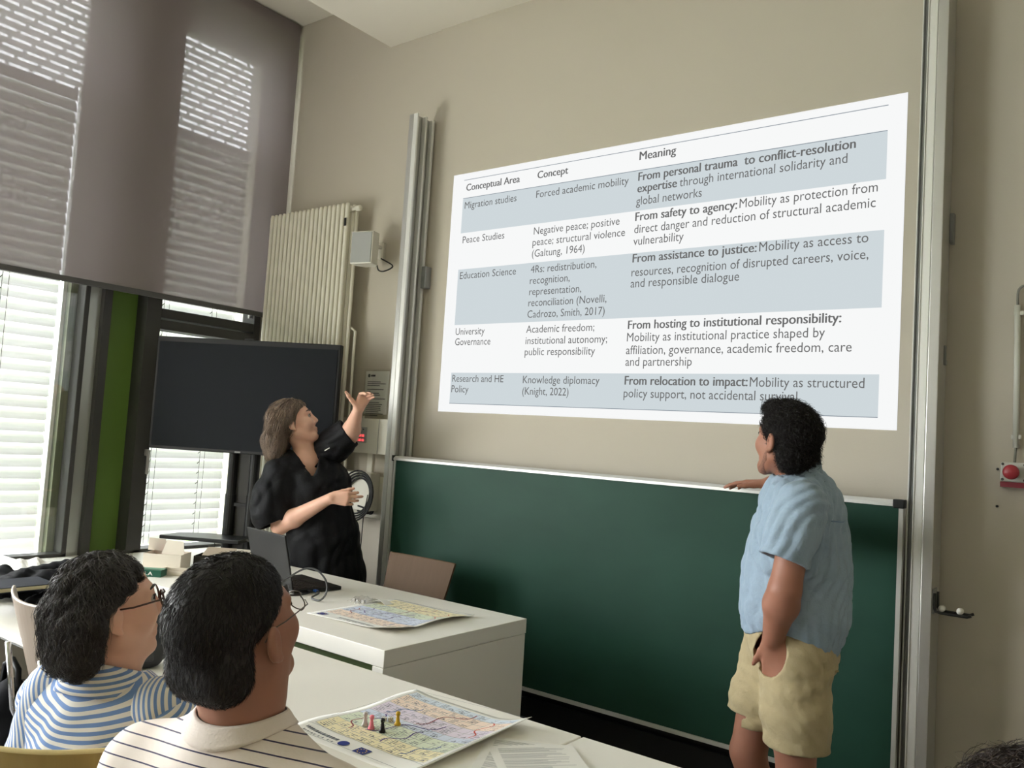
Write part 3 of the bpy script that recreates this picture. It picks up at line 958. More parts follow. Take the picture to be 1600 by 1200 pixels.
# ============================================================ LAPTOP
lp = empty('laptop', 'open black laptop with its lid back to the room on the teacher desk', 'laptop', (-3.15, 2.55, TZ))
la = math.radians(8)
lu = np.array([-math.cos(la), math.sin(la), 0])
lv = np.array([math.sin(la), math.cos(la), 0])
lh = np.array([-2.985, 2.435, TZ])
LW, LD = .345, .245
LAPM = mat('laptop_shell', lin(30, 30, 30), 0.55, spec=0.25)
KEYM = mat('keyboard_black', lin(20, 20, 22), 0.5)
cen = lh + lu * LW / 2 + lv * LD / 2 + [0, 0, .011]
obj('base', MB().obox(cen, lu, lv, tU, LW, LD, .016), LAPM, lp, bevel=0.003)
keys = MB()
for r_ in range(5):
    for k in range(13):
        c_ = lh + lu * (.022 + .0235 * k + .004 * (r_ % 2)) + lv * (.045 + .0215 * r_) + [0, 0, .0198]
        keys.obox(c_ + lu * .008, lu, lv, tU, .018, .0165, .002)
obj('keys', keys, mat('keycap', lin(34, 34, 36), .5), lp)
obj('touchpad', MB().obox(lh + lu * LW / 2 + lv * .195 + [0, 0, .0192], lu, lv, tU, .11, .065, .0012), KEYM, lp)
ld_ = np.array([0, 0, 1.0]) * math.cos(math.radians(14)) - lv * math.sin(math.radians(14))
ln = np.cross(lu, ld_)
lid = lh + lu * LW / 2 + ld_ * (LD / 2 + .006) + [0, 0, .016] - lv * .004
obj('lid', MB().obox(lid, lu, ld_, ln, LW, LD, .008), LAPM, lp, bevel=0.003)
obj('display', MB().obox(lid + lv * .0052, lu, ld_, ln, LW - .02, LD - .025, .002), mat('dark_screen', lin(0, 0, 0)), lp)
USBB = mat('blue_plug', lin(44, 96, 190), 0.4)
ca = empty('cable', 'grey cable looping up from a blue plug at the laptop side', 'cable', tuple(lh))
pg = lh + lv * .10 + [0, 0, .012]
obj('plug', MB().obox(pg - lu * .014, lu, lv, tU, .024, .016, .009), USBB, ca, bevel=0.002)
obj('lead', MB().tube(curve_path([pg - lu * .026, pg - lu * .07 - lv * .02, on_z(487, 934, TZ + .007), on_z(499, 938, TZ + .007), W(508, 930, 3.58), W(511, 918, 3.59), W(508, 905, 3.6), W(498, 893, 3.61), W(485, 888, 3.62), W(470, 891, 3.62),
                       W(450, 903, 3.60), W(436, 912, 3.57), W(420, 922, 3.53), on_z(405, 937, TZ + .007)]), .0042, 8), mat('dark_grey_cable', lin(70, 72, 74), .5), ca, smooth=True)
c2p = [pg - lu * .012 - lv * .03 + [0, 0, -.003], pg - lu * .03 - lv * .045 + [0, 0, -.004], pg - lu * .035 - lv * .09 + [0, 0, -.0065], pg - lu * .02 - lv * .14 + [0, 0, -.0065]]
tag(obj('charger_lead', MB().tube(curve_path(c2p), .004, 8).obox(pg - lu * .014 - lv * .03, lu, lv, tU, .026, .012, .008), BLACK, smooth=True), 'black charging lead lying against the laptop on the desk', 'cable')

# ============================================================ BOARD GAME SHEETS
PASTEL = [mat('print_' + n_, lin(*c_), 0.75, spec=0.2) for n_, c_ in (('yellow', (246, 236, 198)), ('green', (226, 234, 212)), ('blue', (216, 224, 240)), ('violet', (228, 218, 232)), ('orange', (246, 226, 210)), ('sky', (220, 230, 240)))]
PINK_ = [mat('ink_' + n_, lin(*c_), 0.75, spec=0.2) for n_, c_ in (('grey', (112, 116, 126)), ('maroon', (148, 78, 86)), ('violet', (110, 96, 150)), ('blue', (96, 122, 170)), ('red', (206, 96, 84)), ('navy', (44, 58, 128)), ('gold', (222, 186, 74)), ('green', (110, 140, 100)))]


def game_sheet(label, x0, x1, y0, y1, zt, lift, order, seed, group, flags=True):
    t = empty('game_sheet', label, 'board game', ((x0 + x1) / 2, (y0 + y1) / 2, zt), group=group)

    def S(u, v, e=0.0):
        return (x0 + (x1 - x0) * u, y0 + (y1 - y0) * v, zt + .0008 + lift(u, v) + e)
    obj('paper', MB().grid(lambda u, v: S(u, v, 0), 30, 30, .0005), PAPER, t, smooth=True)
    rnd = random.Random(seed)
    m = MB()

    def patch(u0, u1, v0, v1, e):
        m.quad(S(u0, v0, e), S(u1, v0, e), S(u1, v1, e), S(u0, v1, e))

    def strip(p, w, e):
        p = np.array(p)
        for i in range(len(p) - 1):
            d = p[i + 1] - p[i]
            nn = np.array([-d[1], d[0]]) / (np.linalg.norm(d) + 1e-9) * w
            m.quad(S(*(p[i] - nn), e), S(*(p[i + 1] - nn), e), S(*(p[i + 1] + nn), e), S(*(p[i] + nn), e))
    U0, U1, V0, V1 = .05, .95, .16, .96
    nc, nr = 11, 10
    for r_ in range(nr):
        band = order[r_ * len(order) // nr]
        for c_ in range(nc):
            ua, ub = U0 + (U1 - U0) * c_ / nc, U0 + (U1 - U0) * (c_ + 1) / nc
            va, vb = V0 + (V1 - V0) * r_ / nr, V0 + (V1 - V0) * (r_ + 1) / nr
            m.m = band
            patch(ua + .002, ub - .002, va + .002, vb - .002, .0006)
            m.m = 6
            patch(ua, ub, va - .0012, va + .0012, .0008)
            patch(ua - .0010, ua + .0010, va, vb, .0008)
            for k in range(rnd.randint(2, 4)):
                uu = ua + .015 + rnd.random() * .02
                vv = va + .014 + k * .016
                patch(uu, uu + rnd.uniform(.025, .055), vv, vv + .0052, .0009)
            if rnd.random() < .3:
                patch(ub - .03, ub - .018, va + .012, va + .026, .0009)
    for k, (a_, b_, col_) in enumerate((((.62, .93), (.44, .58), 7), ((.62, .66), (.30, .32), 8), ((.12, .46), (.22, .25), 7), ((.20, .56), (.28, .34), 8), ((.30, .78), (.16, .60), 9), ((.80, .88), (.86, .58), 10), ((.84, .40), (.72, .20), 9), ((.52, .24), (.60, .5), 8))):
        m.m = col_
        a_, b_ = np.array(a_), np.array(b_)
        d = b_ - a_
        nn = np.array([-d[1], d[0]])
        strip([a_ + d * s + nn * .10 * math.sin(s * 9) for s in np.linspace(0, 1, 16)], .0045, .0011)
    m.m = 6
    for a_, b_ in (((.9, .3), (.97, .62)), ((.93, .3), (1.0 - .01, .6))):
        strip([a_, b_], .0015, .001)
    strip([(.02, .13), (.98, .13)], .001, .0007)
    strip([(.02, .02), (.98, .02)], .0012, .0007)
    strip([(.02, .98), (.98, .98)], .0012, .0007)
    strip([(.02, .02), (.02, .98)], .0012, .0007)
    strip([(.98, .02), (.98, .98)], .0012, .0007)
    # masthead marks: two rows of small lettering and the two flags
    u = .30 if flags else .06
    while u < (.72 if flags else .34):
        w_ = rnd.uniform(.008, .02)
        patch(u, u + w_, .085, .108, .0008)
        if rnd.random() < .75:
            patch(u + .004, u + w_ * .8, .052, .066, .0008)
        u += w_ + .006
    fu = .105 if flags else .56
    m.m = 11
    patch(fu - .045, fu + .045, .045, .115, .001)
    m.m = 12
    for k in range(10):
        a_ = 2 * math.pi * k / 10
        patch(fu + .028 * math.cos(a_) - .004, fu + .028 * math.cos(a_) + .004, .08 + .024 * math.sin(a_) - .003, .08 + .024 * math.sin(a_) + .003, .0013)
    if flags:
        m.m = 12
        patch(.84, .94, .08, .115, .001)
        m.m = 11
        patch(.84, .94, .045, .08, .001)
    else:
        m.m = 11
        n_ = 16
        ring = [S(.40 + .036 * math.cos(2 * math.pi * k / n_), .085 + .032 * math.sin(2 * math.pi * k / n_), .001) for k in range(n_)]
        m.add(ring, [tuple(range(n_))])
    obj('print', m, PASTEL + PINK_, t)
    return t


game_sheet('colourful printed game sheet on the student table under the playing pieces', -1.675, -1.265, 1.375, 1.835, TZ,
           lambda u, v: .030 * max(0, (u - .72) / .28) ** 1.6 * (.3 + .7 * v) + .010 * math.exp(-((u + .02) / .12) ** 2) * (.5 + .5 * math.sin(v * 9)), [0, 1, 2, 3, 4, 5], 5, None, flags=False)
game_sheet('colourful printed game sheet lying alone on the teacher desk near its right end', -2.665, -2.205, 2.245, 2.74, TZ,
           lambda u, v: .022 * max(0, (u - .75) / .25) ** 1.5 * (.4 + .6 * abs(math.cos(v * 5))) + .012 * max(0, (.12 - v) / .12) * u, [4, 2, 2, 1, 0, 0], 6, None)


def pawn(label, px, py, m, h=.034):
    p = on_z(px, py, TZ + .004)
    s = h / .034
    prof = [(.0085 * s, 0), (.0085 * s, .003 * s), (.0062 * s, .007 * s), (.0042 * s, .018 * s), (.0036 * s, .022 * s), (.0050 * s, .024 * s), (.0062 * s, .028 * s), (.0050 * s, .0325 * s), (.001, .034 * s)]
    tag(obj('pawn', MB().lathe((p[0], p[1], TZ + .003), prof, 18), m, smooth=True), label, 'game piece')


pawn('grey white game pawn, leftmost on the sheet', 570, 1133, mat('pale_pawn', lin(190, 186, 182), .4))
pawn('pink game pawn beside the grey white one', 580, 1138, mat('pink_pawn', lin(232, 128, 146), .4))
pawn('black game pawn in front of the dice', 597, 1143, mat('black_pawn', lin(14, 14, 16), .3))
pawn('yellow game pawn, rightmost on the sheet', 621, 1132, mat('yellow_pawn', lin(200, 160, 30), .4))
DICE = mat('white_dice', lin(232, 230, 226), .4)
PIPS = mat('dice_pips', lin(18, 18, 20), .4)


def die(c, s, rz, label, group=None):
    t = empty('die', label, 'dice', c, rz, group)
    h = s / 2
    obj('cube', MB().box((-h, -h, 0), (h, h, s)), DICE, t, local=True, bevel=s * .12)
    m = MB()
    for fx, ax, ay, az in (((0, -h, h), (1, 0, 0), (0, 0, 1), (0, -1, 0)), ((h, 0, h), (0, 1, 0), (0, 0, 1), (1, 0, 0)), ((0, 0, s), (1, 0, 0), (0, 1, 0), (0, 0, 1)), ((-h, 0, h), (0, 1, 0), (0, 0, 1), (-1, 0, 0))):
        for i, j in ((-1, -1), (1, 1), (1, -1), (-1, 1), (0, 0)):
            m.lathe(np.array(fx) + np.array(ax) * i * h * .5 + np.array(ay) * j * h * .5, [(s * .1, 0), (s * .1, s * .015)], 8, az)
    obj('pips', m, PIPS, t, local=True)
    return t


p = on_z(600, 1127, TZ + .004)
die((p[0], p[1], TZ + .003), .012, .5, 'white die with black pips behind the black pawn, left of its pair')
die((p[0] + .011, p[1] + .012, TZ + .003), .012, 1.1, 'white die with black pips nearer the yellow pawn, right of its pair')

# dice tray box on the desk
p = on_z(566, 941, TZ)
bx = empty('dice_bag', 'small clear bag of black and white dice beside the sheet on the desk', 'bag', (p[0], p[1], TZ))
bm = MB().grid(lambda u, v: (p[0] - .05 + .11 * u, p[1] - .045 + .09 * v, TZ + .002 + .024 * math.sin(math.pi * u) ** .5 * math.sin(math.pi * v) ** .5 + .003 * math.sin(23 * u + 11 * v)), 18, 14)
obj('clear_film', bm, glass_mat('clear_film', (.93, .93, .93, 1), .16), bx, smooth=True)
for k in range(4):
    die((p[0] - .03 + .017 * k, p[1] - .02 + .006 * (k % 2), TZ + .0005), .0145, .3 + k, ('white die at the left end inside the clear bag on the desk', 'white die second from the left inside the clear bag', 'white die third from the left inside the clear bag', 'white die at the right end inside the clear bag on the desk')[k], 'dice in the clear bag')
fl = on_z(592, 942, TZ)
tag(obj('bag_tag', MB().grid(lambda u, v: (fl[0] - .04 + .11 * u, fl[1] - .03 + .05 * v, TZ + .004 + .02 * math.sin(math.pi * u) * (1 - .5 * v)), 10, 4, .0006), PAPER), 'folded white paper strip between the dice bag and the sheet', 'paper')


def paper_sheet(label, cx, cy, rz, w, h, z, seed):
    t = empty('printed_paper', label, 'paper', (cx, cy, z), rz, None)
    rnd = random.Random(seed)
    S = lambda u, v, e=0: (w * (u - .5), h * (v - .5), .0006 + .0015 * math.sin(3 * u + 2 * v + seed) ** 2 + e)
    obj('sheet', MB().grid(S, 8, 8, .0004), PAPER, t, local=True)
    m = MB()
    v = .93
    k = 0
    while v > .08:
        u1 = rnd.uniform(.6, .92)
        if k % 6 != 5:
            for a_ in np.arange(.1, u1, .1):
                m.quad(S(a_, v, .0003), S(min(a_ + .1, u1), v, .0003), S(min(a_ + .1, u1), v + .005, .0003), S(a_, v + .005, .0003))
        v -= .02
        k += 1
    obj('print', m, mat('faint_print', lin(140, 142, 146), .8), t, local=True)


pp = on_z(845, 1196, TZ)
paper_sheet('top printed sheet of the loose papers on the right student table', pp[0] + .03, pp[1] - .03, math.radians(48), .21, .297, TZ + .006, 1)
paper_sheet('middle printed sheet, turned left under the top one of the loose papers', pp[0] - .03, pp[1] - .035, math.radians(28), .21, .297, TZ + .0032, 2)
paper_sheet('lowest printed sheet of the loose papers on the right student table', pp[0] - .0, pp[1] - .04, math.radians(38), .21, .297, TZ + .0004, 3)

# ============================================================ SNACK BOXES AND SMALL THINGS ON THE DESK
CARD = mat('white_card', lin(226, 218, 204), 0.75, spec=0.2)
CARDI = mat('card_inside', lin(178, 164, 146), 0.8, spec=0.2)
DGREEN = mat('green_packet', lin(14, 84, 66), 0.4)


def tray(mb, c, ux, uy, w, d, h, t=.003):
    ux, uy = np.array(ux, float), np.array(uy, float)
    c = np.array(c, float)
    mb.obox(c + [0, 0, t / 2], ux, uy, tU, w, d, t)
    for s in (-1, 1):
        mb.obox(c + ux * s * (w / 2 - t / 2) + [0, 0, h / 2], ux, uy, tU, t, d, h)
        mb.obox(c + uy * s * (d / 2 - t / 2) + [0, 0, h / 2], ux, uy, tU, w - 2 * t, t, h)
    return mb


e1, e2 = np.array([.80, .60, 0]), np.array([-.60, .80, 0])
b0 = on_z(252, 890, TZ)
b0 = b0 + e2 * .06 + [0, 0, 0]
bxo = empty('carton', 'open white carton with two raised flaps on the left end of the desk', 'box', tuple(b0))
obj('tray', tray(MB(), b0, e1, e2, .185, .13, .075), CARD, bxo)
for s, tilt in ((-1, -.12), (1, .05)):
    q_ = b0 + e1 * (.055 * s - .01) + e2 * (.05 * -s) + [0, 0, .075]
    w_ = .055
    obj('flap', MB().prism([q_ - e1 * w_, q_ + e1 * w_, q_ + e1 * (w_ * .8) + [0, 0, .062] + e2 * tilt * .3, q_ - e1 * (w_ * .7) + [0, 0, .066] + e2 * tilt * .3], e2 * .0025), CARD, bxo)
obj('lining', MB().obox(b0 + [0, 0, .05], e1, e2, tU, .17, .115, .004), mat('mixed_sweets', lin(150, 96, 84), .7, noise=.5, nscale=40), bxo)
p = on_z(306, 886, TZ)
dbx = empty('carton', 'dark sided open carton behind the white carton lid on the desk', 'box', (p[0], p[1] + .08, TZ))
obj('tray', tray(MB(), p + [0, .08, 0], e1, e2, .13, .12, .055), mat('dark_card', lin(52, 50, 44), .7), dbx)
obj('lid_flap', MB().obox(p + np.array([.0, .13, .066]), e1, e2 * .9 + tU * .3, np.cross(e1, e2 * .9 + tU * .3), .15, .10, .003), CARDI, dbx)
p = on_z(278, 899, TZ)
lidb = empty('card_tray', 'shallow upturned white carton lid in front of the white carton', 'tray', (p[0], p[1], TZ))
obj('tray', tray(MB(), p + e2 * .03, e1, e2, .18, .10, .022), CARD, lidb)
obj('inside', MB().obox(p + e2 * .03 + [0, 0, .0045], e1, e2, tU, .172, .092, .002), CARDI, lidb)
p = on_z(226, 901, TZ)
pk = empty('packet', 'dark green packet with white letters between the glasses and the carton lid', 'packet', (p[0], p[1], TZ))
pc = p + e2 * .035
obj('box', MB().obox(pc + [0, 0, .016], e1, e2, tU, .15, .07, .032), DGREEN, pk, bevel=0.003)
obj('lettering', text_mb(MB(), 'ATLA', pc - e2 * .0352 - e1 * .045 + [0, 0, .008], e1, (0, 0, 1), width=.080, size=.024, bold=.02, lift=.0008), PAPER, pk)
obj('pale_band', MB().obox(pc + e2 * .01 + [0, 0, .0325], e1, e2, tU, .148, .03, .001), mat('pale_green_print', lin(120, 160, 140), .5), pk)
p = on_z(335, 879, TZ)
sn = MB()
for k in range(3):
    rr = .020 + .009 * k
    sn.tube([(p[0] + rr * math.cos(a_), p[1] + .05 + rr * .7 * math.sin(a_), TZ + .012 + .010 * math.sin(a_ * 1.5 + k) ** 2 + .006 * k) for a_ in np.linspace(.3 + k, 5.4 + k, 16)], .0105, 8)
tag(obj('paper_bag', sn, mat('brown_paper', lin(168, 126, 96), .8, noise=.15, nscale=30), smooth=True), 'crumpled brown paper twist between the cartons and the laptop', 'paper')
p = on_z(320, 877, TZ)
tag(obj('red_wrapper', MB().grid(lambda u, v: (p[0] - .04 + .09 * u, p[1] + .06 + .04 * v, TZ + .006 + .010 * math.sin(5 * u + 2 * v) ** 2), 8, 4, .002), mat('dark_red_wrap', lin(150, 60, 62), .5)), 'dark red wrapper lying behind the brown paper twist', 'wrapper')
p = on_z(360, 878, TZ)
tag(obj('carton', MB().obox(p + np.array([0, .08, .027]), e1, e2, tU, .12, .10, .052), CARD, bevel=0.003), 'small closed white carton just left of the laptop lid', 'box')
# ============================================================ PEOPLE: smooth solid modelling
def unit(v):
    v = np.array(v, float)
    return v / (np.linalg.norm(v) + 1e-12)


def smin(a, b, k):
    h = np.maximum(k - np.abs(a - b), 0) / k
    return np.minimum(a, b) - h * h * k * .25


class Solid:
    """a smooth blend of rounded cones and ellipsoids, polygonised as one continuous surface"""

    def __init__(self):
        self.p, self.post = [], []

    def cone(self, a, b, ra, rb, k=.02, op='u'):
        a, b = np.array(a, float), np.array(b, float)
        r = max(ra, rb)
        lo, hi = np.minimum(a, b) - r, np.maximum(a, b) + r

        def fn(P):
            ba = b - a
            t = np.clip(((P - a) @ ba) / (ba @ ba + 1e-12), 0, 1)
            q = P - a - t[..., None] * ba
            return np.sqrt((q * q).sum(-1)) - (ra + (rb - ra) * t)
        self.p.append((fn, lo, hi, k, op))
        return self

    def chain(self, pts, rs, k=.02, op='u'):
        for i in range(len(pts) - 1):
            self.cone(pts[i], pts[i + 1], rs[i], rs[i + 1], k, op)
        return self

    def ell(self, c, rad, ax=None, k=.02, op='u'):
        c, rad = np.array(c, float), np.array(rad, float)
        A = np.eye(3) if ax is None else np.array(ax, float)
        ext = np.sqrt(((A * rad[:, None]) ** 2).sum(0))

        def fn(P):
            q = (P - c) @ A.T
            k0 = np.sqrt(((q / rad) ** 2).sum(-1))
            k1 = np.sqrt(((q / rad ** 2) ** 2).sum(-1)) + 1e-9
            return k0 * (k0 - 1) / k1
        self.p.append((fn, c - ext, c + ext, k, op))
        return self

    def field(self, h, pad=.02):
        us = [q for q in self.p if q[4] == 'u']
        lo = np.min([q[1] for q in us], 0) - pad
        hi = np.max([q[2] for q in us], 0) + pad
        n = np.ceil((hi - lo) / h).astype(int) + 1
        f = np.full(n, .25, np.float32)
        for fn, a, b, k, op in self.p:
            mg = 2 * k + .03
            i0 = np.clip(((a - mg - lo) / h).astype(int), 0, n - 1)
            i1 = np.clip(((b + mg - lo) / h).astype(int) + 2, 1, n)
            if (i1 <= i0).any():
                continue
            g = np.stack(np.meshgrid(*[lo[d] + h * np.arange(i0[d], i1[d]) for d in range(3)], indexing='ij'), -1)
            d = fn(g).astype(np.float32)
            s = tuple(slice(i0[q], i1[q]) for q in range(3))
            if op == 'u':
                f[s] = smin(f[s], d, k)
            else:
                f[s] = -smin(-f[s], d, k)
        if self.post:
            g = np.stack(np.meshgrid(*[lo[d] + h * np.arange(n[d]) for d in range(3)], indexing='ij'), -1).astype(np.float32)
            for q in self.post:
                f = q(g, f)
        f[0], f[-1] = .05, .05
        f[:, 0], f[:, -1] = .05, .05
        f[:, :, 0], f[:, :, -1] = .05, .05
        return f, lo, h


def nets(f, lo, h):
    s = f < 0
    n = np.array(f.shape) - 1
    cnt = np.zeros(n, np.int8)
    for i in (0, 1):
        for j in (0, 1):
            for k in (0, 1):
                cnt += s[i:n[0] + i, j:n[1] + j, k:n[2] + k]
    mask = (cnt > 0) & (cnt < 8)
    ids = np.full(n, -1, np.int64)
    cells = np.argwhere(mask)
    ids[mask] = np.arange(len(cells))
    acc = np.zeros((len(cells), 3))
    num = np.zeros(len(cells))
    cor = [(i, j, k) for i in (0, 1) for j in (0, 1) for k in (0, 1)]
    for a in cor:
        for d in range(3):
            if a[d] == 1:
                continue
            b = list(a)
            b[d] = 1
            fa = f[tuple((cells + a).T)]
            fb = f[tuple((cells + b).T)]
            m = (fa < 0) != (fb < 0)
            t = fa[m] / (fa[m] - fb[m])
            p = np.tile(np.array(a, float), (m.sum(), 1))
            p[:, d] = t
            acc[m] += p
            num[m] += 1
    V = lo + h * (cells + acc / num[:, None])
    F = []
    for d in range(3):
        e1_, e2_ = [q for q in range(3) if q != d]
        sl0 = [slice(None)] * 3
        sl1 = [slice(None)] * 3
        sl0[d] = slice(0, -1)
        sl1[d] = slice(1, None)
        ch = s[tuple(sl0)] != s[tuple(sl1)]
        E_ = np.argwhere(ch)
        E_ = E_[(E_[:, e1_] > 0) & (E_[:, e2_] > 0) & (E_[:, e1_] < n[e1_]) & (E_[:, e2_] < n[e2_])]
        ins = s[tuple(E_.T)]
        o1, o2 = np.zeros(3, int), np.zeros(3, int)
        o1[e1_] = 1
        o2[e2_] = 1
        q = np.stack([ids[tuple((E_ - o1 - o2).T)], ids[tuple((E_ - o2).T)], ids[tuple(E_.T)], ids[tuple((E_ - o1).T)]], 1)
        flip = ins if d != 1 else ~ins
        q[~flip] = q[~flip][:, ::-1]
        F.append(q)
    F = np.concatenate(F)
    return V, F[(F >= 0).all(1)]


def solid_obj(name, sd, h, m, parent, label=None, fld=None, relax=1):
    f, lo, h = fld or sd.field(h)
    V, F = nets(f, lo, h)
    for _ in range(relax):
        A = np.zeros_like(V)
        c = np.zeros(len(V))
        for i in range(4):
            a, b = F[:, i], F[:, (i + 1) % 4]
            np.add.at(A, a, V[b])
            np.add.at(A, b, V[a])
            np.add.at(c, a, 1)
            np.add.at(c, b, 1)
        V = V * .5 + .5 * A / np.maximum(c, 1)[:, None]
    mb = MB()
    mb.v, mb.f, mb.mi = V, F.tolist(), []
    o = obj(name, mb, m, parent, smooth=True, label=label)
    return o, V


def sample(fld, P):
    f, lo, h = fld
    q = (P - lo) / h
    n = np.array(f.shape)
    q = np.clip(q, 0, n - 1.001)
    i = q.astype(int)
    t = q - i
    r = 0
    for a in (0, 1):
        for b in (0, 1):
            for c in (0, 1):
                w = (t[:, 0] if a else 1 - t[:, 0]) * (t[:, 1] if b else 1 - t[:, 1]) * (t[:, 2] if c else 1 - t[:, 2])
                r = r + w * f[i[:, 0] + a, i[:, 1] + b, i[:, 2] + c]
    return r


def grad(fld, P, e=.004):
    g = np.stack([sample(fld, P + np.eye(3)[d] * e) - sample(fld, P - np.eye(3)[d] * e) for d in range(3)], 1)
    return g / (np.linalg.norm(g, axis=1)[:, None] + 1e-9)


def strands(fld, V, n, steps, step, dirfn, r, seed, lift0=.0, lift1=.006, jit=.25, curl=0.0, curlf=6.0, keep=None):
    """hair strands that follow the surface of a solid; returns a mesh builder of thin tapering tubes"""
    rng = np.random.default_rng(seed)
    S = V[rng.choice(len(V), min(n * 3, len(V)), replace=False)]
    if keep is not None:
        S = S[keep(S)]
    S = S[:n]
    N = len(S)
    P = S.copy()
    paths = [P.copy()]
    dj = rng.normal(0, jit, (N, 3))
    ph = rng.uniform(0, 6.28, N)
    ll = rng.uniform(.5, 1.3, N)
    for k in range(steps):
        g = grad(fld, P)
        D = dirfn(P, g, k / steps) + dj
        D = D - g * (D * g).sum(1)[:, None]
        D /= np.linalg.norm(D, axis=1)[:, None] + 1e-9
        if curl:
            B = np.cross(g, D)
            D = D + B * (curl * np.sin(ph + k * curlf))[:, None] + g * (curl * .6 * np.cos(ph + k * curlf))[:, None]
        P = P + D * (step * ll)[:, None]
        target = lift0 + (lift1 * ll - lift0) * ((k + 1) / steps) ** 1.5
        P = P - grad(fld, P) * (sample(fld, P) - target)[:, None] * (.8 if not curl else .45)
        paths.append(P.copy())
    A = np.stack(paths, 1)
    T = np.gradient(A, axis=1)
    T /= np.linalg.norm(T, axis=2)[..., None] + 1e-9
    ref = np.array([.31, .52, .79])
    U_ = np.cross(T, ref)
    U_ /= np.linalg.norm(U_, axis=2)[..., None] + 1e-9
    B_ = np.cross(T, U_)
    K = steps + 1
    rad = r * (1 - .85 * (np.arange(K) / steps) ** 2)
    ring = np.stack([A + (U_ * math.cos(a) + B_ * math.sin(a)) * rad[None, :, None] for a in (0, 2.094, 4.189)], 2)
    Vv = ring.reshape(-1, 3)
    F = []
    b = (np.arange(N)[:, None, None] * K + np.arange(steps)[None, :, None]) * 3
    k3 = np.arange(3)[None, None, :]
    q = np.stack([b + k3, b + (k3 + 1) % 3, b + 3 + (k3 + 1) % 3, b + 3 + k3], -1).reshape(-1, 4)
    mb = MB()
    mb.v, mb.f, mb.mi = Vv, q.tolist(), []
    return mb


def frame(F, up=(0, 0, 1), roll=0.0):
    F = unit(F)
    L = unit(np.cross(up, F))
    U = np.cross(F, L)
    if roll:
        L, U = L * math.cos(roll) + U * math.sin(roll), U * math.cos(roll) - L * math.sin(roll)
    return F, L, U


def head(sd, C, fr, s=1.0, jaw=1.0, nose=1.0):
    F, L, U = fr
    A = np.array([F, L, U])
    p = lambda f, l, u: C + s * (F * f + L * l + U * u)
    el_ = .084 + .075 * (jaw - 1)
    sd.ell(p(-.012, 0, .028), np.array([.098, .077, .090]) * s, A, k=.02)
    sd.ell(p(.030, 0, -.030), np.array([.062, .060 * jaw, .078]) * s, A, k=.03)
    sd.cone(p(.071, -.011, -.101), p(.071, .011, -.101), .019 * s, .019 * s, k=.025)
    for q in (-1, 1):
        sd.cone(p(-.002, q * .056 * jaw, -.058), p(.055, q * .018, -.100), .020 * s, .017 * s, k=.025)
        sd.ell(p(.062, q * .036, -.026), np.array([.026, .022, .024]) * s, A, k=.025)
        sd.ell(p(.092, q * .030, .008), np.array([.012, .017, .011]) * s, A, k=.012, op='s')
        sd.cone(p(.082, q * .012, .030), p(.070, q * .046, .026), .010 * s, .008 * s, k=.016)
        sd.ell(p(-.010, q * el_, -.008), np.array([.019, .009, .030]) * s, np.array([unit(F * .9 - L * q * .36 - U * .2), unit(L * q * .92 + F * .36), unit(U * .95 + F * .22)]), k=.008)
        sd.cone(p(-.004, q * (el_ - .001), -.034), p(.000, q * (el_ - .004), -.040), .0075 * s, .006 * s, k=.008)
        sd.ell(p(-.003, q * (el_ + .010), -.004), np.array([.009, .005, .017]) * s, A, k=.006, op='s')
        sd.cone(p(.092, q * .010, -.034), p(.086, q * .015, -.034), .0085 * s, .006 * s, k=.008)
    sd.cone(p(.086, 0, .018), p(.104 * (1 + .0 * nose), 0, -.024), .008 * s, .0115 * s * nose, k=.012)
    sd.cone(p(.084, -.016, -.062), p(.084, .016, -.062), .0075 * s, .0075 * s, k=.008)
    sd.cone(p(.091, -.006, -.0615), p(.091, .006, -.0615), .0065 * s, .0065 * s, k=.008)
    sd.cone(p(.087, -.010, -.0765), p(.087, .010, -.0765), .0075 * s, .0075 * s, k=.007)
    return p


def face_details(p, s, parent, F, L, U, browm, lipm, eyes=(-1, 1)):
    EYE = mat('eye_white', lin(176, 168, 160), .25)
    IRIS = mat('dark_iris', lin(44, 32, 26), .2)
    for q in eyes:
        e = MB()
        c = p(.0785, q * .030, .008)
        e.m = 0
        e.lathe(c, [(.0108 * s * math.sin(a), -.0108 * s * math.cos(a)) for a in np.linspace(.05, 2.55, 9)], 16, F)
        e.m = 1
        e.lathe(c + F * .0095 * s, [(.0058 * s, 0), (.0056 * s, .0012), (.0005, .0026 * s)], 14, F)
        obj('eye', e, [EYE, IRIS], parent, smooth=True)
        b = MB().tube([p(.092, q * .014, .033), p(.089, q * .030, .038), p(.074, q * .048, .032)], [.0032 * s, .0036 * s, .0018 * s], 7)
        obj('eyebrow', b, browm, parent, smooth=True)
        lid_ = MB().tube([p(.0865, q * .018, .010), p(.0905, q * .030, .0165), p(.084, q * .042, .0095)], [.0015, .0026, .0015], 6)
        obj('eyelash', lid_, browm, parent, smooth=True)
    lp_ = MB().tube([p(.0835, -.022, -.067), p(.0935, -.008, -.0630), p(.0955, 0, -.0640), p(.0935, .008, -.0630), p(.0835, .022, -.067)], [.0010, .0030 * s, .0034 * s, .0030 * s, .0010], 8)
    lp_.tube([p(.0835, -.021, -.069), p(.0915, -.008, -.0740), p(.0930, 0, -.0750), p(.0915, .008, -.0740), p(.0835, .021, -.069)], [.0010, .0034 * s, .0038 * s, .0034 * s, .0010], 8)
    obj('lips', lp_, lipm, parent, smooth=True)


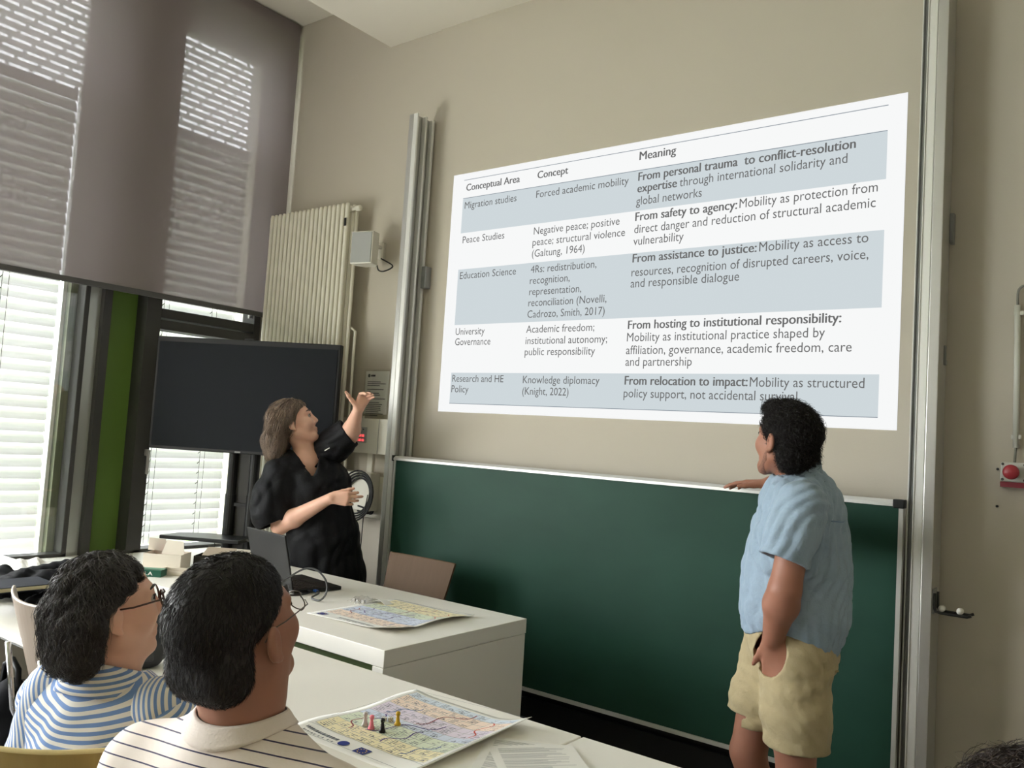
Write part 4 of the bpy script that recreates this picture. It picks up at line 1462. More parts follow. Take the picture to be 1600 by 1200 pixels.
def hand(sd, wrist, D, N, T, curls, s=1.0, spread=.05, thumb=(.75, .55, .25), tcurl=.3):
    """palm plus four separate fingers and a thumb; D along the fingers, N out of the palm, T toward the thumb"""
    D = unit(D)
    T = unit(np.array(T) - D * np.dot(T, D))
    N0 = np.array(N, float)
    N = unit(N0 - D * np.dot(N0, D) - T * np.dot(N0, T))
    w = np.array(wrist, float)
    offs = (.029, .0095, -.0105, -.029)
    kn = (.088, .092, .087, .078)
    seg = ((.040, .026, .021), (.045, .029, .022), (.041, .027, .021), (.032, .020, .019))
    rad = (.0092, .0095, .0088, .0078)
    for i in range(4):
        k0 = w + s * (D * kn[i] + T * offs[i])
        sd.cone(w + s * (T * offs[i] * .55 + D * .012), k0, .0135 * s, .0105 * s, k=.014)
        d = unit(D + T * offs[i] * spread / .029)
        P = k0
        a = 0
        for j in range(3):
            a += curls[i] * ((1.0, 1.15, .8)[j] if curls[i] < 1 else (1.0, .16, .1)[j])
            dd = d * math.cos(a) + N * math.sin(a)
            Q = P + s * seg[i][j] * dd
            sd.cone(P, Q, rad[i] * s * (1 - .09 * j), rad[i] * s * (.92 - .09 * j), k=.004)
            P = Q
    b = w + s * (T * .020 + D * .018 + N * .006)
    d = unit(T * thumb[0] + D * thumb[1] + N * thumb[2])
    P = b
    for j, (ln_, r0, r1) in enumerate(((.042, .0155, .0118), (.032, .0112, .0098), (.026, .0100, .0078))):
        Q = P + s * ln_ * d
        sd.cone(P, Q, r0 * s, r1 * s, k=.008)
        P = Q
        d = unit(d + D * tcurl + N * tcurl * .4)


def limb(sd, a, b, c, r0, r1, r2, r3, k=.02, bulge=1.12):
    a, b, c = [np.array(q, float) for q in (a, b, c)]
    m1 = a * .6 + b * .4
    m2 = b * .72 + c * .28
    sd.chain([a, m1, b], [r0, r0 * .97, r1], k)
    sd.chain([b, m2, c], [r1, r2 * bulge, r3], k)


def sstep(a, b, x):
    t = np.clip((x - a) / (b - a), 0, 1)
    return t * t * (3 - 2 * t)


def shell_post(th):
    return lambda g, f: np.maximum(f, -(f + th))


def half(point, normal):
    """keep only the side the normal points away from"""
    point, normal = np.array(point, float), unit(normal)
    return lambda g, f: np.maximum(f, ((g - point) @ normal).astype(np.float32))


def folds(amp, freqs, seed, mask=None):
    rng = np.random.default_rng(seed)
    ks = [(unit(rng.normal(0, 1, 3) * np.array(aniso)) * fr, rng.uniform(0, 6.28), rng.uniform(.6, 1)) for fr, aniso in freqs]

    def fn(g, f):
        v = 0
        wx = .018 * np.sin(g[..., 2] * 21 + g[..., 0] * 9) + .012 * np.sin(g[..., 1] * 27 - g[..., 2] * 13)
        for k, ph, w in ks:
            a = g @ k.astype(np.float32) + ph + wx * np.linalg.norm(k)
            v = v + w * (1 - 2 * np.sqrt(np.sin(a) ** 2 + .06))
        v = v * amp / max(1, len(ks)) ** .5
        if mask is not None:
            v = v * mask(g)
        return (f + v).astype(np.float32)
    return fn


TOC = -np.array([FWD[0], FWD[1], 0])      # horizontal directions as seen from the photographer's spot
TOC = unit(TOC)
AWAY = -TOC
RT = unit([RIGHT[0], RIGHT[1], 0])
UP = np.array([0, 0, 1.0])

SKIN_A = mat('skin_fair', lin(222, 176, 154), .5, spec=.35, sss=.12, noise=.05, nscale=18)
SKIN_B = mat('skin_tan', lin(156, 108, 88), .5, spec=.35, sss=.12, noise=.05, nscale=18)
SKIN_C = mat('skin_brown', lin(156, 110, 90), .48, spec=.35, sss=.12, noise=.05, nscale=18)
LIP = mat('lip_rose', lin(168, 94, 88), .4)
HAIR_K = mat('black_hair', lin(30, 27, 27), .5, spec=.35)
HAIR_D = mat('dark_grey_hair', lin(36, 33, 34), .48, spec=.4, noise=.5, nscale=26)
HAIR_B = mat('ash_brown_hair', lin(128, 110, 96), .42, spec=.5, noise=.5, nscale=45, aniso=(1, 1, .08))

# ------------------------------------------------------------ the presenter behind the desk
DW = 4.60
FB = unit(RT * .55 + TOC * .83)
LB = np.cross(UP, FB)
w_neck = W(476, 709, DW)
foot = np.array([w_neck[0], w_neck[1], 0]) + FB * .0
fx = W(510, 905, DW + .02)
pw = empty('person', 'standing woman in a loose black dress, one arm raised toward the slide', 'person', (fx[0], fx[1], 0))
sd = Solid()
FH = unit(RT * .93 + AWAY * .12)
hf = frame(unit(FH * math.cos(.42) + UP * math.sin(.42)), roll=-.06)
HC = W(461, 661, DW - .01)
hp = head(sd, HC, hf, 1.06, jaw=.98)
sd.chain([hp(-.02, 0, -.05), w_neck + UP * .030, w_neck - UP * .06], [.050, .050, .06], k=.02)
shR, shL = W(437, 738, DW - .10), W(520, 694, DW + .10)
elR, wrR = W(437, 822, DW - .13), W(517, 778, DW - .24)
elL, wrL = W(546, 682, DW - .03), W(559, 641, DW - .17)
sd.chain([shR, w_neck - UP * .06, shL], [.045, .05, .045], k=.04)
limb(sd, shR, elR, wrR, .048, .043, .043, .027)
limb(sd, shL, elL, wrL, .052, .043, .042, .026)
hand(sd, wrR, RT * .95 + UP * .02 + TOC * .1, AWAY * .8 + UP * .3, UP, (.62, .5, .6, .7), 1.0, thumb=(.35, .9, .25), tcurl=.1)
hand(sd, wrL, UP * .92 + RT * .38 + TOC * .05, RT * .9 - UP * .35 + TOC * .1, -RT * .85 + UP * .2 + TOC * .5, (1.22, 1.15, 1.08, 1.02), .95, spread=.015, thumb=(.95, .5, -.1), tcurl=.02)
hipc = W(510, 905, DW + .02)
sd.chain([w_neck - UP * .08, W(492, 790, DW), hipc], [.10, .11, .13], k=.05)
for q in (-1, 1):
    h0 = hipc + LB * q * .09 - UP * .03
    sd.chain([h0, np.array([h0[0], h0[1], .48]) + FB * .01, np.array([h0[0], h0[1], .08])], [.085, .052, .036], k=.02)
    ft = np.array([h0[0], h0[1], .036])
    sd.chain([ft - FB * .03, ft + FB * .14], [.036, .026], k=.02)
solid_obj('body', sd, .0042, SKIN_A, pw)
face_details(hp, 1.06, pw, *hf, mat('brow_brown', lin(96, 74, 60), .7), LIP)

DRESS = mat('black_cotton', lin(15, 16, 20), .65, spec=.2, sheen=.03, bump=.15, bscale=120)
sd = Solid()
ch = W(494, 768, DW - .0)
axB = np.array([FB, LB, UP])
sd.ell(ch, (.165, .195, .20), axB, k=.06)
sd.ell(W(505, 840, DW), (.175, .200, .20), axB, k=.08)
sd.ell(W(511, 905, DW + .01), (.18, .205, .22), axB, k=.08)
sd.cone(W(511, 905, DW + .01), np.array([hipc[0], hipc[1], .46]), .17, .20, k=.08)
sd.chain([shR + UP * .005, w_neck - UP * .035, shL + UP * .0], [.062, .075, .062], k=.06)
# wide elbow-length sleeves
slR = W(424, 800, DW - .11)
sd.chain([shR, W(427, 775, DW - .11), slR], [.075, .098, .108], k=.05)
slL = W(546, 668, DW - .03)
sd.post.append(folds(.006, [(38, (1, 1, .35)), (55, (1, 1, .5)), (30, (.6, .6, 1))], 4))
sd.post.append(shell_post(.0145))
nk = w_neck
cutR, cutL = unit(W(447, 838, DW - .14) - W(424, 780, DW - .11)), unit(W(552, 655, DW - .10) - shL)


def open_dress(g, f):
    # sleeve ends
    a = ((g - W(436, 815, DW - .125)) @ cutR)
    near = np.linalg.norm(g - slR, axis=-1) < .20
    side = ((g - W(447, 800, DW - .10)) @ unit(RT)) < 0
    f = np.where(near & side, np.maximum(f, a), f)
    # neckline with a V toward the front
    q = g - nk
    ff, ll, uu = q @ FB, q @ LB, q @ UP
    r = np.sqrt((ff + .005) ** 2 + ll ** 2) - .078
    hole = np.maximum(r, -(uu + .055))
    vee = np.maximum.reduce([np.abs(ll + .005) - (.006 + .55 * (uu + .105)), -(ff - .0), -(uu + .11), uu - .03])
    f = np.maximum(f, -np.minimum(hole, vee))
    return np.maximum(f, (.5 - g[..., 2])).astype(np.float32)


sd.post.append(open_dress)
dr, _ = solid_obj('dress', sd, .006, DRESS, pw, label='loose black dress with wide short sleeves')
axs = unit(RT * .78 + UP * .62)
ss = Solid().chain([W(503, 712, DW + .07), W(524, 694, DW + .03), W(552, 670, DW - .04)], [.098, .086, .080], k=.04)
ss.post.append(folds(.004, [(45, (1, 1, 1)), (60, (.5, .5, 1))], 61))
ss.post.append(shell_post(.010))
ss.post.append(half(W(544, 674, DW - .02), axs))
solid_obj('sleeve', ss, .005, DRESS, dr)
lg = W(511, 702, DW - .17)
co = MB()
for q in (-1, 1):
    pts = [nk + LB * q * .066 - FB * .055 + UP * .012, nk + LB * q * .078 + UP * .012, nk + LB * q * .060 + FB * .06 - UP * .022, nk + LB * q * .030 + FB * .100 - UP * .066]
    P = []
    for i in range(len(pts) - 1):
        P += [pts[i] * (1 - t) + pts[i + 1] * t for t in np.linspace(0, 1, 6)[:-1]]
    P.append(pts[-1])
    co.tube(P, [.016] * (len(P) - 5) + list(np.linspace(.015, .006, 5)), 8, flat=.45)
obj('collar', co, DRESS, dr, smooth=True)
obj('chest_print', MB().obox(lg, unit(RT * .8 + UP * .55), np.cross(unit(RT * .8 + UP * .55), TOC), TOC, .030, .0045, .002), PAPER, dr)
# hair: ash brown bob
sd = Solid()
F_, L_, U_ = hf
A_ = np.array(hf)
sd.ell(hp(-.022, 0, .036), np.array([.110, .092, .098]) * 1.06, A_, k=.03)
back = hp(-.075, 0, -.03)
for q in (-.8, -.4, 0, .4, .8):
    t0 = hp(-.06 - .03 * (1 - abs(q)), q * .085, .01)
    t1 = np.array([t0[0], t0[1], 0]) * 1 + UP * 0
    drop = .155
    t1 = t0 - UP * drop + L_ * q * .012 - FH * .012
    sd.chain([t0, t0 * .5 + t1 * .5 - FH * .010, t1], [.042, .040, .026], k=.035)


def face_cut(hp_, hf_, s, C, xs, ys, low):
    F0, L0, U0 = hf_

    def fn(g, f):
        q = (g - C) / s
        ff, ll, uu = q @ F0, q @ L0, q @ U0
        lim = np.interp(uu, xs, ys).astype(np.float32)
        lim = lim + .012 * np.exp(-(ll / .03) ** 2) * (uu > .05)
        d = (ff - lim) * s
        h_ = np.maximum(.012 - np.abs(f - d), 0) / .012
        r = np.maximum(f, d) + h_ * h_ * .012 * .25
        if low is not None:
            r = np.maximum(r, (low - uu) * s)
        return r.astype(np.float32)
    return fn


sd.post.append(face_cut(hp, hf, 1.06, HC, [-.2, -.08, -.03, .03, .065, .10, .14], [-.022, -.022, -.014, .022, .062, .078, .05], None))
sd.post.append(folds(.0035, [(150, (1, 1, .15)), (210, (1, 1, .15))], 9))
fld = sd.field(.0042)
hr, HV = solid_obj('hair', sd, .004, mat('hair_underlayer', lin(84, 70, 60), .55), pw, fld=fld)
mb = strands(fld, HV, 1900, 16, .012, lambda P, g, t: np.tile(-UP * 1.0 - FH * .12, (len(P), 1)), .0019, 1, .001, .016, jit=.18, curl=.15, curlf=.5)
obj('hair_strands', mb, HAIR_B, hr, smooth=True)

# ------------------------------------------------------------ the man beside the slide
DM = 2.79
FM = unit(-RT * .966 + AWAY * .26)
LM = np.cross(UP, FM)
pm0 = W(1224, 1000, DM)
B0 = np.array([pm0[0], pm0[1], 0])
pm = empty('person', 'standing man in a light blue shirt and khaki shorts, hand in his pocket', 'person', tuple(B0))
G = lambda f, l, u: B0 + FM * f + LM * l + UP * u
axM = np.array([FM, LM, UP])
FHm = unit(-RT * .55 + AWAY * .83)
mf = frame(unit(FHm * math.cos(.12) + UP * math.sin(.12)))
MC = W(1229, 688, DM + .0)
sd = Solid()
mp_ = head(sd, MC, mf, 1.0, jaw=1.08)
nb = W(1246, 752, DM)
sd.chain([mp_(-.02, 0, -.05), nb + UP * .03, nb - UP * .06], [.060, .058, .06], k=.03)
sL, sR = nb + LM * .185 - UP * .088, nb - LM * .185 - UP * .088
eL, wL = W(1226, 922, DM - .22), G(.042, .152, .915)
hand_t = on_y(1200, 762, 3.40)
eR = (sR + hand_t) / 2 - UP * .15 - FM * .07
wR = hand_t + np.array([.03, -.06, .02])
limb(sd, sL, eL, wL, .050, .047, .047, .031)
limb(sd, sR, eR, wR, .050, .047, .046, .030)
hand(sd, wL, -UP * .90 - FM * .14 - LM * .40, -LM, FM, (.10, .12, .12, .15), .98, thumb=(.5, .85, .1), tcurl=.05)
hand(sd, wR, -RT * .80 + AWAY * .55 - UP * .02, -UP, TOC * .6 - RT * .45, (.16, .16, .2, .25), 1.0, thumb=(.45, .9, .1), tcurl=.05)
sd.chain([nb - UP * .1, G(-.03, 0, 1.2), G(-.01, 0, .92)], [.07, .09, .10], k=.06)
sd.chain([sL, nb - UP * .09, sR], [.048, .055, .048], k=.04)
for q, f0 in ((1, -.05), (-1, .095)):
    hip = G(f0 * .25 - .01, q * .08, .88)
    kn_ = G(f0, q * .095, .48)
    an = G(f0 * .9 - .03, q * .10, .09)
    sd.chain([hip, hip * .5 + kn_ * .5, kn_], [.088, .078, .058], k=.03)
    sd.chain([kn_, kn_ * .7 + an * .3 - FM * .022, an], [.058, .060, .037], k=.02)
    sd.chain([an - UP * .045 - FM * .03, an - UP * .058 + FM * .10, an - UP * .064 + FM * .17], [.038, .030, .024], k=.02)
solid_obj('body', sd, .0044, SKIN_B, pm)
face_details(mp_, 1.0, pm, *mf, HAIR_K, LIP)
# short beard
sd = Solid()
for q in (-1, 1):
    sd.chain([mp_(.006, q * .071, -.025), mp_(.014, q * .066, -.06), mp_(.058, q * .026, -.108), mp_(.072, 0, -.113)], [.008, .012, .014, .014], k=.012)
sd.chain([mp_(.093, -.02, -.052), mp_(.099, 0, -.048), mp_(.093, .02, -.052)], [.005, .006, .005], k=.006)
solid_obj('beard', sd, .003, mat('beard_stubble', lin(134, 94, 78), .8, noise=.4, nscale=200), pm)

SHIRT = mat('light_blue_linen', lin(144, 163, 180), .8, spec=.2, noise=.04, nscale=40, bump=.9, bscale=24, sheen=.1)
sd = Solid()
sd.ell(G(-.040, 0, 1.26), (.142, .185, .20), axM, k=.08)
sd.ell(G(-.030, 0, 1.09), (.166, .180, .19), axM, k=.08)
sd.ell(G(-.030, 0, .95), (.158, .172, .15), axM, k=.08)
sd.chain([sL, nb - UP * .056, sR], [.068, .074, .068], k=.06)
tL = W(1224, 876, DM - .21)
tR_ = sR * .3 + eR * .7
sd.post.append(folds(.0085, [(42, (1, 1, .6)), (60, (.5, .5, 1)), (34, (.4, .4, 1)), (95, (1, 1, 1))], 11))
sd.post.append(shell_post(.0145))
dL = unit(tL - sL)


def open_shirt(g, f):
    q = g - nb
    ff, ll, uu = q @ FM, q @ LM, q @ UP
    hole = np.maximum(np.sqrt((ff - .008) ** 2 + ll ** 2) - .072, -(uu + .06 - .5 * 0))
    f = np.maximum(f, -hole)
    qq = g - B0
    hem = .905 - .055 * sstep(.0, -.14, qq @ FM) + .03 * sstep(.05, .15, np.abs(qq @ LM))
    return np.maximum(f, hem - g[..., 2]).astype(np.float32)


sd.post.append(open_shirt)
so, _ = solid_obj('shirt', sd, .0058, SHIRT, pm, label='light blue short sleeved shirt')
for sh, te_, sd_ in ((sL, tL, 71), (sR, tR_, 72)):
    d_ = unit(te_ - sh)
    ss = Solid().chain([sh - d_ * .015 + UP * .006, sh * .5 + te_ * .5, te_ + d_ * .06], [.076, .074, .074], k=.03)
    ss.post.append(folds(.0065, [(45, (1, 1, 1)), (62, (.5, .5, 1)), (90, (.6, .6, 1))], sd_))
    ss.post.append(shell_post(.0145))
    ss.post.append(half(te_, d_))
    solid_obj('sleeve', ss, .005, SHIRT, so)


def collar_mb(c, F0, L0, r0, r1, h_, tilt, gap=0.0, th=.004, n_=40, fold=0.0, back_up=.02):
    """standing or folded neckband round the neck"""
    def fn(u, v):
        a = gap + (2 * math.pi - 2 * gap) * u
        rr = r0 + (r1 - r0) * v
        return c + F0 * (rr * math.cos(a)) + L0 * (rr * math.sin(a)) + UP * (h_ * v - tilt * math.cos(a) * 1.0 + back_up * (1 - math.cos(a)) * .5)
    return MB().grid(fn, n_, 4, th)


obj('collar', collar_mb(nb - UP * .022, FM, LM, .082, .071, .058, .020, gap=.18, th=.005), SHIRT, so, smooth=True)
yk = MB()
for q in (-1, 1):
    yk.tube([nb - FM * .135 * s_ - UP * (.10 + .015 * s_) + LM * q * w_ for s_, w_ in ((1.10, .0), (1.07, .06), (.96, .12), (.70, .17))], .0022, 6)
obj('yoke_seam', yk, mat('blue_seam', lin(120, 144, 172), .8), so, smooth=True)

KHAKI = mat('khaki_cotton', lin(172, 158, 124), .8, spec=.2, noise=.04, nscale=30, bump=.8, bscale=22, sheen=.1)
sd = Solid()
sd.ell(G(-.022, 0, .90), (.140, .158, .13), axM, k=.05)
sd.ell(G(-.060, 0, .84), (.105, .145, .11), axM, k=.05)
for q, f0 in ((1, -.05), (-1, .095)):
    hip = G(f0 * .3 - .015, q * .075, .86)
    kn_ = G(f0 - .005, q * .092, .50)
    sd.chain([hip, hip * .5 + kn_ * .5, kn_], [.110, .102, .098], k=.03)
sd.post.append(folds(.0042, [(40, (.5, .5, 1)), (58, (.7, .7, 1)), (30, (1, 1, .7)), (90, (1, 1, 1))], 21))
sd.post.append(shell_post(.0145))


def open_shorts(g, f):
    q = g - B0
    hem = np.where(q @ LM > 0, .58, .62) + .02 * np.clip(q @ FM, -.2, .2)
    f = np.maximum(f, hem - g[..., 2])
    # pocket mouth around the hand
    c = wL - UP * .045
    w_ = g - c
    hole = np.sqrt(((w_ @ FM + .12 * (w_ @ UP) - .004) / .046) ** 2 + ((w_ @ UP) / .075) ** 2) - 1
    hole = np.maximum(hole * .04, -(q @ LM - .06))
    return np.maximum(np.maximum(f, -hole), g[..., 2] - .965).astype(np.float32)


sd.post.append(open_shorts)
sh_, _ = solid_obj('shorts', sd, .0058, KHAKI, pm, label='khaki knee length shorts')
pk_ = MB().tube([G(-.10, .152, .838), G(-.135, .118, .832), G(-.165, .07, .825)], .0035, 6)
obj('back_pocket', pk_, mat('khaki_seam', lin(160, 144, 100), .8), sh_, smooth=True)
for q, f0 in ((1, -.05), (-1, .095)):
    an = G(f0 * .9 - .03, q * .10, 0)
    s_ = Solid().chain([an + UP * .03 - FM * .045, an + UP * .035 + FM * .06, an + UP * .03 + FM * .19], [.046, .046, .036], k=.03)
    s_.post.append(half(an + UP * .0, -UP))
    s_.post.append(half(an + UP * .075, UP))
    solid_obj('shoe', s_, .005, mat('grey_shoe', lin(84, 84, 86), .7), pm)

sd = Solid()
sd.ell(mp_(-.016, 0, .032), np.array([.098, .087, .088]), np.array(mf), k=.03)
sd.cone(mp_(-.050, -.03, -.05), mp_(-.050, .03, -.05), .048, .048, k=.03)
sd.ell(mp_(.03, 0, .10), np.array([.06, .06, .026]), np.array(mf), k=.03)
sd.post.append(face_cut(mp_, mf, 1.0, MC, [-.14, -.10, -.05, .0, .05, .085, .14], [-.05, -.042, -.03, .015, .055, .085, .08], -.105))
fldm = sd.field(.0042)
hm, HV = solid_obj('hair', sd, .004, HAIR_K, pm, fld=fldm)
mb = strands(fldm, HV, 4200, 9, .0055, lambda P, g, t: np.tile(FHm * .3 - UP * .4, (len(P), 1)), .0012, 2, .0, .016, jit=.9, curl=1.7, curlf=1.2,)
obj('curls', mb, HAIR_K, hm, smooth=True)

# ------------------------------------------------------------ seated man in the cream striped tee
D1 = 1.42
F1 = unit(AWAY * .86 + RT * .51)
f1 = frame(unit(F1 * math.cos(.30) + UP * math.sin(.30)))
C1 = W(371, 980, D1)
FB1 = unit(AWAY * .92 + RT * .38)
LB1 = np.cross(UP, FB1)
n1_ = W(378, 1116, D1 - .01)
p1_ = empty('person', 'seated man with short black hair in a cream tee with thin dark stripes', 'person', (n1_[0], n1_[1], 0))
sd = Solid()
hp1 = head(sd, C1, f1, 1.02, jaw=1.14)
sd.chain([hp1(-.03, 0, -.045), n1_ + UP * .025, n1_ - UP * .05], [.064, .062, .06], k=.035)
pel1 = n1_ - UP * .58 - FB1 * .02
pel1[2] = .59
sd.chain([n1_ - UP * .1, n1_ - UP * .3, pel1], [.08, .10, .11], k=.05)
a1 = np.array([FB1, LB1, UP])
s1L, s1R = n1_ + LB1 * .19 - UP * .128, n1_ - LB1 * .19 - UP * .128
sd.chain([s1L, n1_ - UP * .10, s1R], [.045, .05, .045], k=.05)
for q, sh in ((1, s1L), (-1, s1R)):
    el = sh - UP * .25 + LB1 * q * .03
    wr = el + FB1 * .17 - LB1 * q * .11 - UP * .06
    limb(sd, sh, el, wr, .054, .046, .045, .030)
    hand(sd, wr, FB1 * .4 - LB1 * q * .6 - UP * .3, -UP, FB1, (.2, .2, .22, .25), .95)
    hip = pel1 + LB1 * q * .10
    kn_ = hip + FB1 * .42 + UP * .0
    an = kn_ - UP * (kn_[2] - .09) + FB1 * .02
    sd.chain([hip, kn_], [.09, .062], k=.04)
    sd.chain([kn_, an], [.058, .038], k=.02)
solid_obj('body', sd, .0045, SKIN_C, p1_)
face_details(hp1, 1.02, p1_, *f1, HAIR_K, LIP)
# tee
sdir = unit(UP * .93 + FB1 * .37)
TEE = stripe_mat('cream_striped_jersey', lin(226, 214, 204), lin(52, 46, 78), tuple(sdir), .019, .12, .12, wob=.002)
TEE_S = stripe_mat('cream_striped_sleeve', lin(226, 214, 204), lin(52, 46, 78), tuple(unit(UP * .55 + LB1 * .8 + FB1 * .2)), .024, .09, .3, wob=.003)
sd = Solid()
sd.ell(n1_ - UP * .25 - FB1 * .005, (.135, .20, .20), a1, k=.07)
sd.ell(n1_ - UP * .42 + FB1 * .02, (.15, .19, .20), a1, k=.07)
sd.chain([s1L, n1_ - UP * .066, s1R], [.070, .080, .070], k=.06)
sd.cone(s1L, s1L + LB1 * .03 - UP * .06, .072, .08, k=.04)
sd.cone(s1R, s1R - LB1 * .03 - UP * .06, .072, .08, k=.04)
sd.post.append(folds(.0015, [(34, (1, 1, .8)), (50, (.7, .7, 1)), (26, (1, 1, 1))], 31))
sd.post.append(shell_post(.0145))


def open_tee(g, f):
    q = g - n1_
    ff, ll, uu = q @ FB1, q @ LB1, q @ UP
    hole = np.maximum(np.sqrt((ff - .005) ** 2 + ll ** 2) - .080, -(uu + .06 + .25 * ff))
    f = np.maximum(f, -hole)
    return np.maximum(f, .60 - g[..., 2]).astype(np.float32)


sd.post.append(open_tee)
te, _ = solid_obj('tee_shirt', sd, .005, TEE, p1_, label='cream tee with thin dark stripes')
for q, sh in ((1, s1L), (-1, s1R)):
    el = sh - UP * .25 + LB1 * q * .03
    d_ = unit(el - sh)
    ss = Solid().chain([sh - d_ * .01, sh + d_ * .22], [.080, .086], k=.03)
    ss.post.append(folds(.003, [(50, (1, 1, 1)), (36, (1, 1, 1))], 33 + q))
    ss.post.append(shell_post(.01))
    ss.post.append(half(sh + d_ * .19, d_))
    ss.post.append(half(sh + d_ * .012, -d_))
    solid_obj('sleeve', ss, .005, TEE_S, p1_)
def band_mb(c, F0, L0, fld0, r0, r1, rise, lift=.0035, th=.003, n_=48):
    """ribbed neckband lying on the cloth and rising round the neck"""
    R_ = np.linspace(r1, r0, 6)
    A_n = np.linspace(0, 2 * math.pi, n_ + 1)
    Z = np.zeros((n_ + 1, 6))
    for j, rr in enumerate(R_):
        base = c + np.outer(np.cos(A_n), F0) * rr + np.outer(np.sin(A_n), L0) * rr
        zs = np.linspace(.10, -.16, 105)
        P = base[:, None, :] + zs[None, :, None] * UP
        v = sample(fld0, P.reshape(-1, 3)).reshape(n_ + 1, -1) < 0
        first = np.where(v.any(1), v.argmax(1), 104)
        Z[:, j] = zs[first]
    Z[:, -1] = Z[:, -2] * 1.0
    for _ in range(6):
        Z[:-1] = (np.roll(Z[:-1], 1, 0) + 2 * Z[:-1] + np.roll(Z[:-1], -1, 0)) / 4
        Z[-1] = Z[0]

    def fn(u, v):
        i = int(round(u * n_))
        j = int(round(v * 5))
        rr = R_[j]
        zz = Z[i, j] + lift + rise * (j / 5) ** 2
        return c + F0 * rr * math.cos(A_n[i]) + L0 * rr * math.sin(A_n[i]) + UP * zz
    rim = [np.array(fn(i / n_, 1)) for i in range(n_ + 1)]
    return MB().grid(fn, n_, 5, -th), rim


td = Solid()
td.ell(n1_ - UP * .25 - FB1 * .005, (.135, .20, .20), a1, k=.07)
td.chain([s1L, n1_ - UP * .066, s1R], [.070, .080, .070], k=.06)
nbm, rim = band_mb(n1_, FB1, LB1, td.field(.006), .072, .092, .008)
obj('neckband', nbm, mat('cream_rib', lin(226, 214, 204), .8, bump=.2, bscale=200), te, smooth=True)
obj('neck_piping', MB().tube(rim, .0018, 6), mat('dark_piping', lin(38, 30, 34), .7), te, smooth=True)
# trousers on the seat
sd = Solid()
for q in (1, -1):
    hip = pel1 + LB1 * q * .10
    kn_ = hip + FB1 * .42
    an = kn_ - UP * (kn_[2] - .09) + FB1 * .02
    sd.chain([pel1 + LB1 * q * .05, hip, kn_], [.12, .105, .078], k=.05)
    sd.chain([kn_, an], [.072, .06], k=.03)
sd.post.append(half((0, 0, .66), UP))
solid_obj('trousers', sd, .008, mat('dark_denim', lin(44, 52, 70), .8), p1_)
# hair cap with short dense strands
sd = Solid()
sd.ell(hp1(-.016, 0, .032), np.array([.106, .085, .097]) * 1.02, np.array(f1), k=.03)
sd.cone(hp1(-.062, -.03, -.045), hp1(-.062, .03, -.045), .052, .052, k=.03)
sd.post.append(face_cut(hp1, f1, 1.02, C1, [-.14, -.09, -.05, .0, .025, .05, .09, .14], [-.055, -.05, -.040, -.032, .016, .05, .078, .07], -.108))
fld1 = sd.field(.0042)
h1, HV = solid_obj('hair', sd, .004, HAIR_K, p1_, fld=fld1)
mb = strands(fld1, HV, 7000, 4, .0035, lambda P, g, t: np.tile(-f1[2] * .8 - f1[0] * .3, (len(P), 1)), .0006, 3, .0, .0045, jit=.3)
obj('hair_strands', mb, HAIR_K, h1, smooth=True)


def glasses(p, s, parent, label, m, wire, fr, wide=.020, tall=.017):
    F0, L0, U0 = fr
    g = MB()
    rims = []
    for q in (-1, 1):
        c = p(.108, q * .031, .004)
        rim = [c + L0 * (wide * 1.15 * s * math.cos(a)) + U0 * (tall * s * math.sin(a)) - F0 * (.006 if math.cos(a) * q > .5 else 0) for a in np.linspace(0, 2 * math.pi, 28)]
        rims.append(rim)
        g.tube(rim, wire, 8)
        g.tube([p(.102, q * .056, .012), p(.09, q * .074, .012), p(.03, q * .082, .010), p(-.005, q * .088, .014), p(-.022, q * .088, .0)], wire * 1.15, 8, flat=.7)
    g.tube([p(.108, -.010, .008), p(.114, 0, .011), p(.108, .010, .008)], wire, 8)
    t = obj('eyeglasses', g, m, parent, smooth=True, label=label)
    for rim in rims:
        obj('lens', MB().add(rim[:-1], [tuple(range(27))]), bpy.data.materials.get('spectacle_lens') or glass_mat('spectacle_lens', (.95, .95, .95, 1), .10), t)
    return t


glasses(hp1, 1.02, p1_, 'thin wire framed eyeglasses', mat('thin_wire', lin(90, 84, 78), .3, metal=.8), .0011, f1)

# ------------------------------------------------------------ seated woman in blue and white stripes
D2 = 1.90
F2 = unit(AWAY * .62 + RT * .78)
f2 = frame(unit(F2 * math.cos(.16) + UP * math.sin(.16)))
C2 = W(172, 950, D2)
FB2 = unit(AWAY * .95 + RT * .30)
LB2 = np.cross(UP, FB2)
n2_ = W(172, 1056, D2)
p2_ = empty('person', 'seated woman with dark wavy hair in a blue and white striped shirt', 'person', (n2_[0], n2_[1], 0))
sd = Solid()
hp2 = head(sd, C2, f2, 1.0, jaw=1.06)
sd.chain([hp2(-.025, 0, -.05), n2_ + UP * .02, n2_ - UP * .06], [.056, .055, .055], k=.035)
pel2 = n2_ - UP * .5 - FB2 * .02
pel2[2] = .59
sd.chain([n2_ - UP * .1, n2_ - UP * .25, pel2], [.08, .10, .11], k=.05)
s2L, s2R = n2_ + LB2 * .165 - UP * .075, n2_ - LB2 * .165 - UP * .075
sd.chain([s2L, n2_ - UP * .09, s2R], [.045, .05, .045], k=.05)
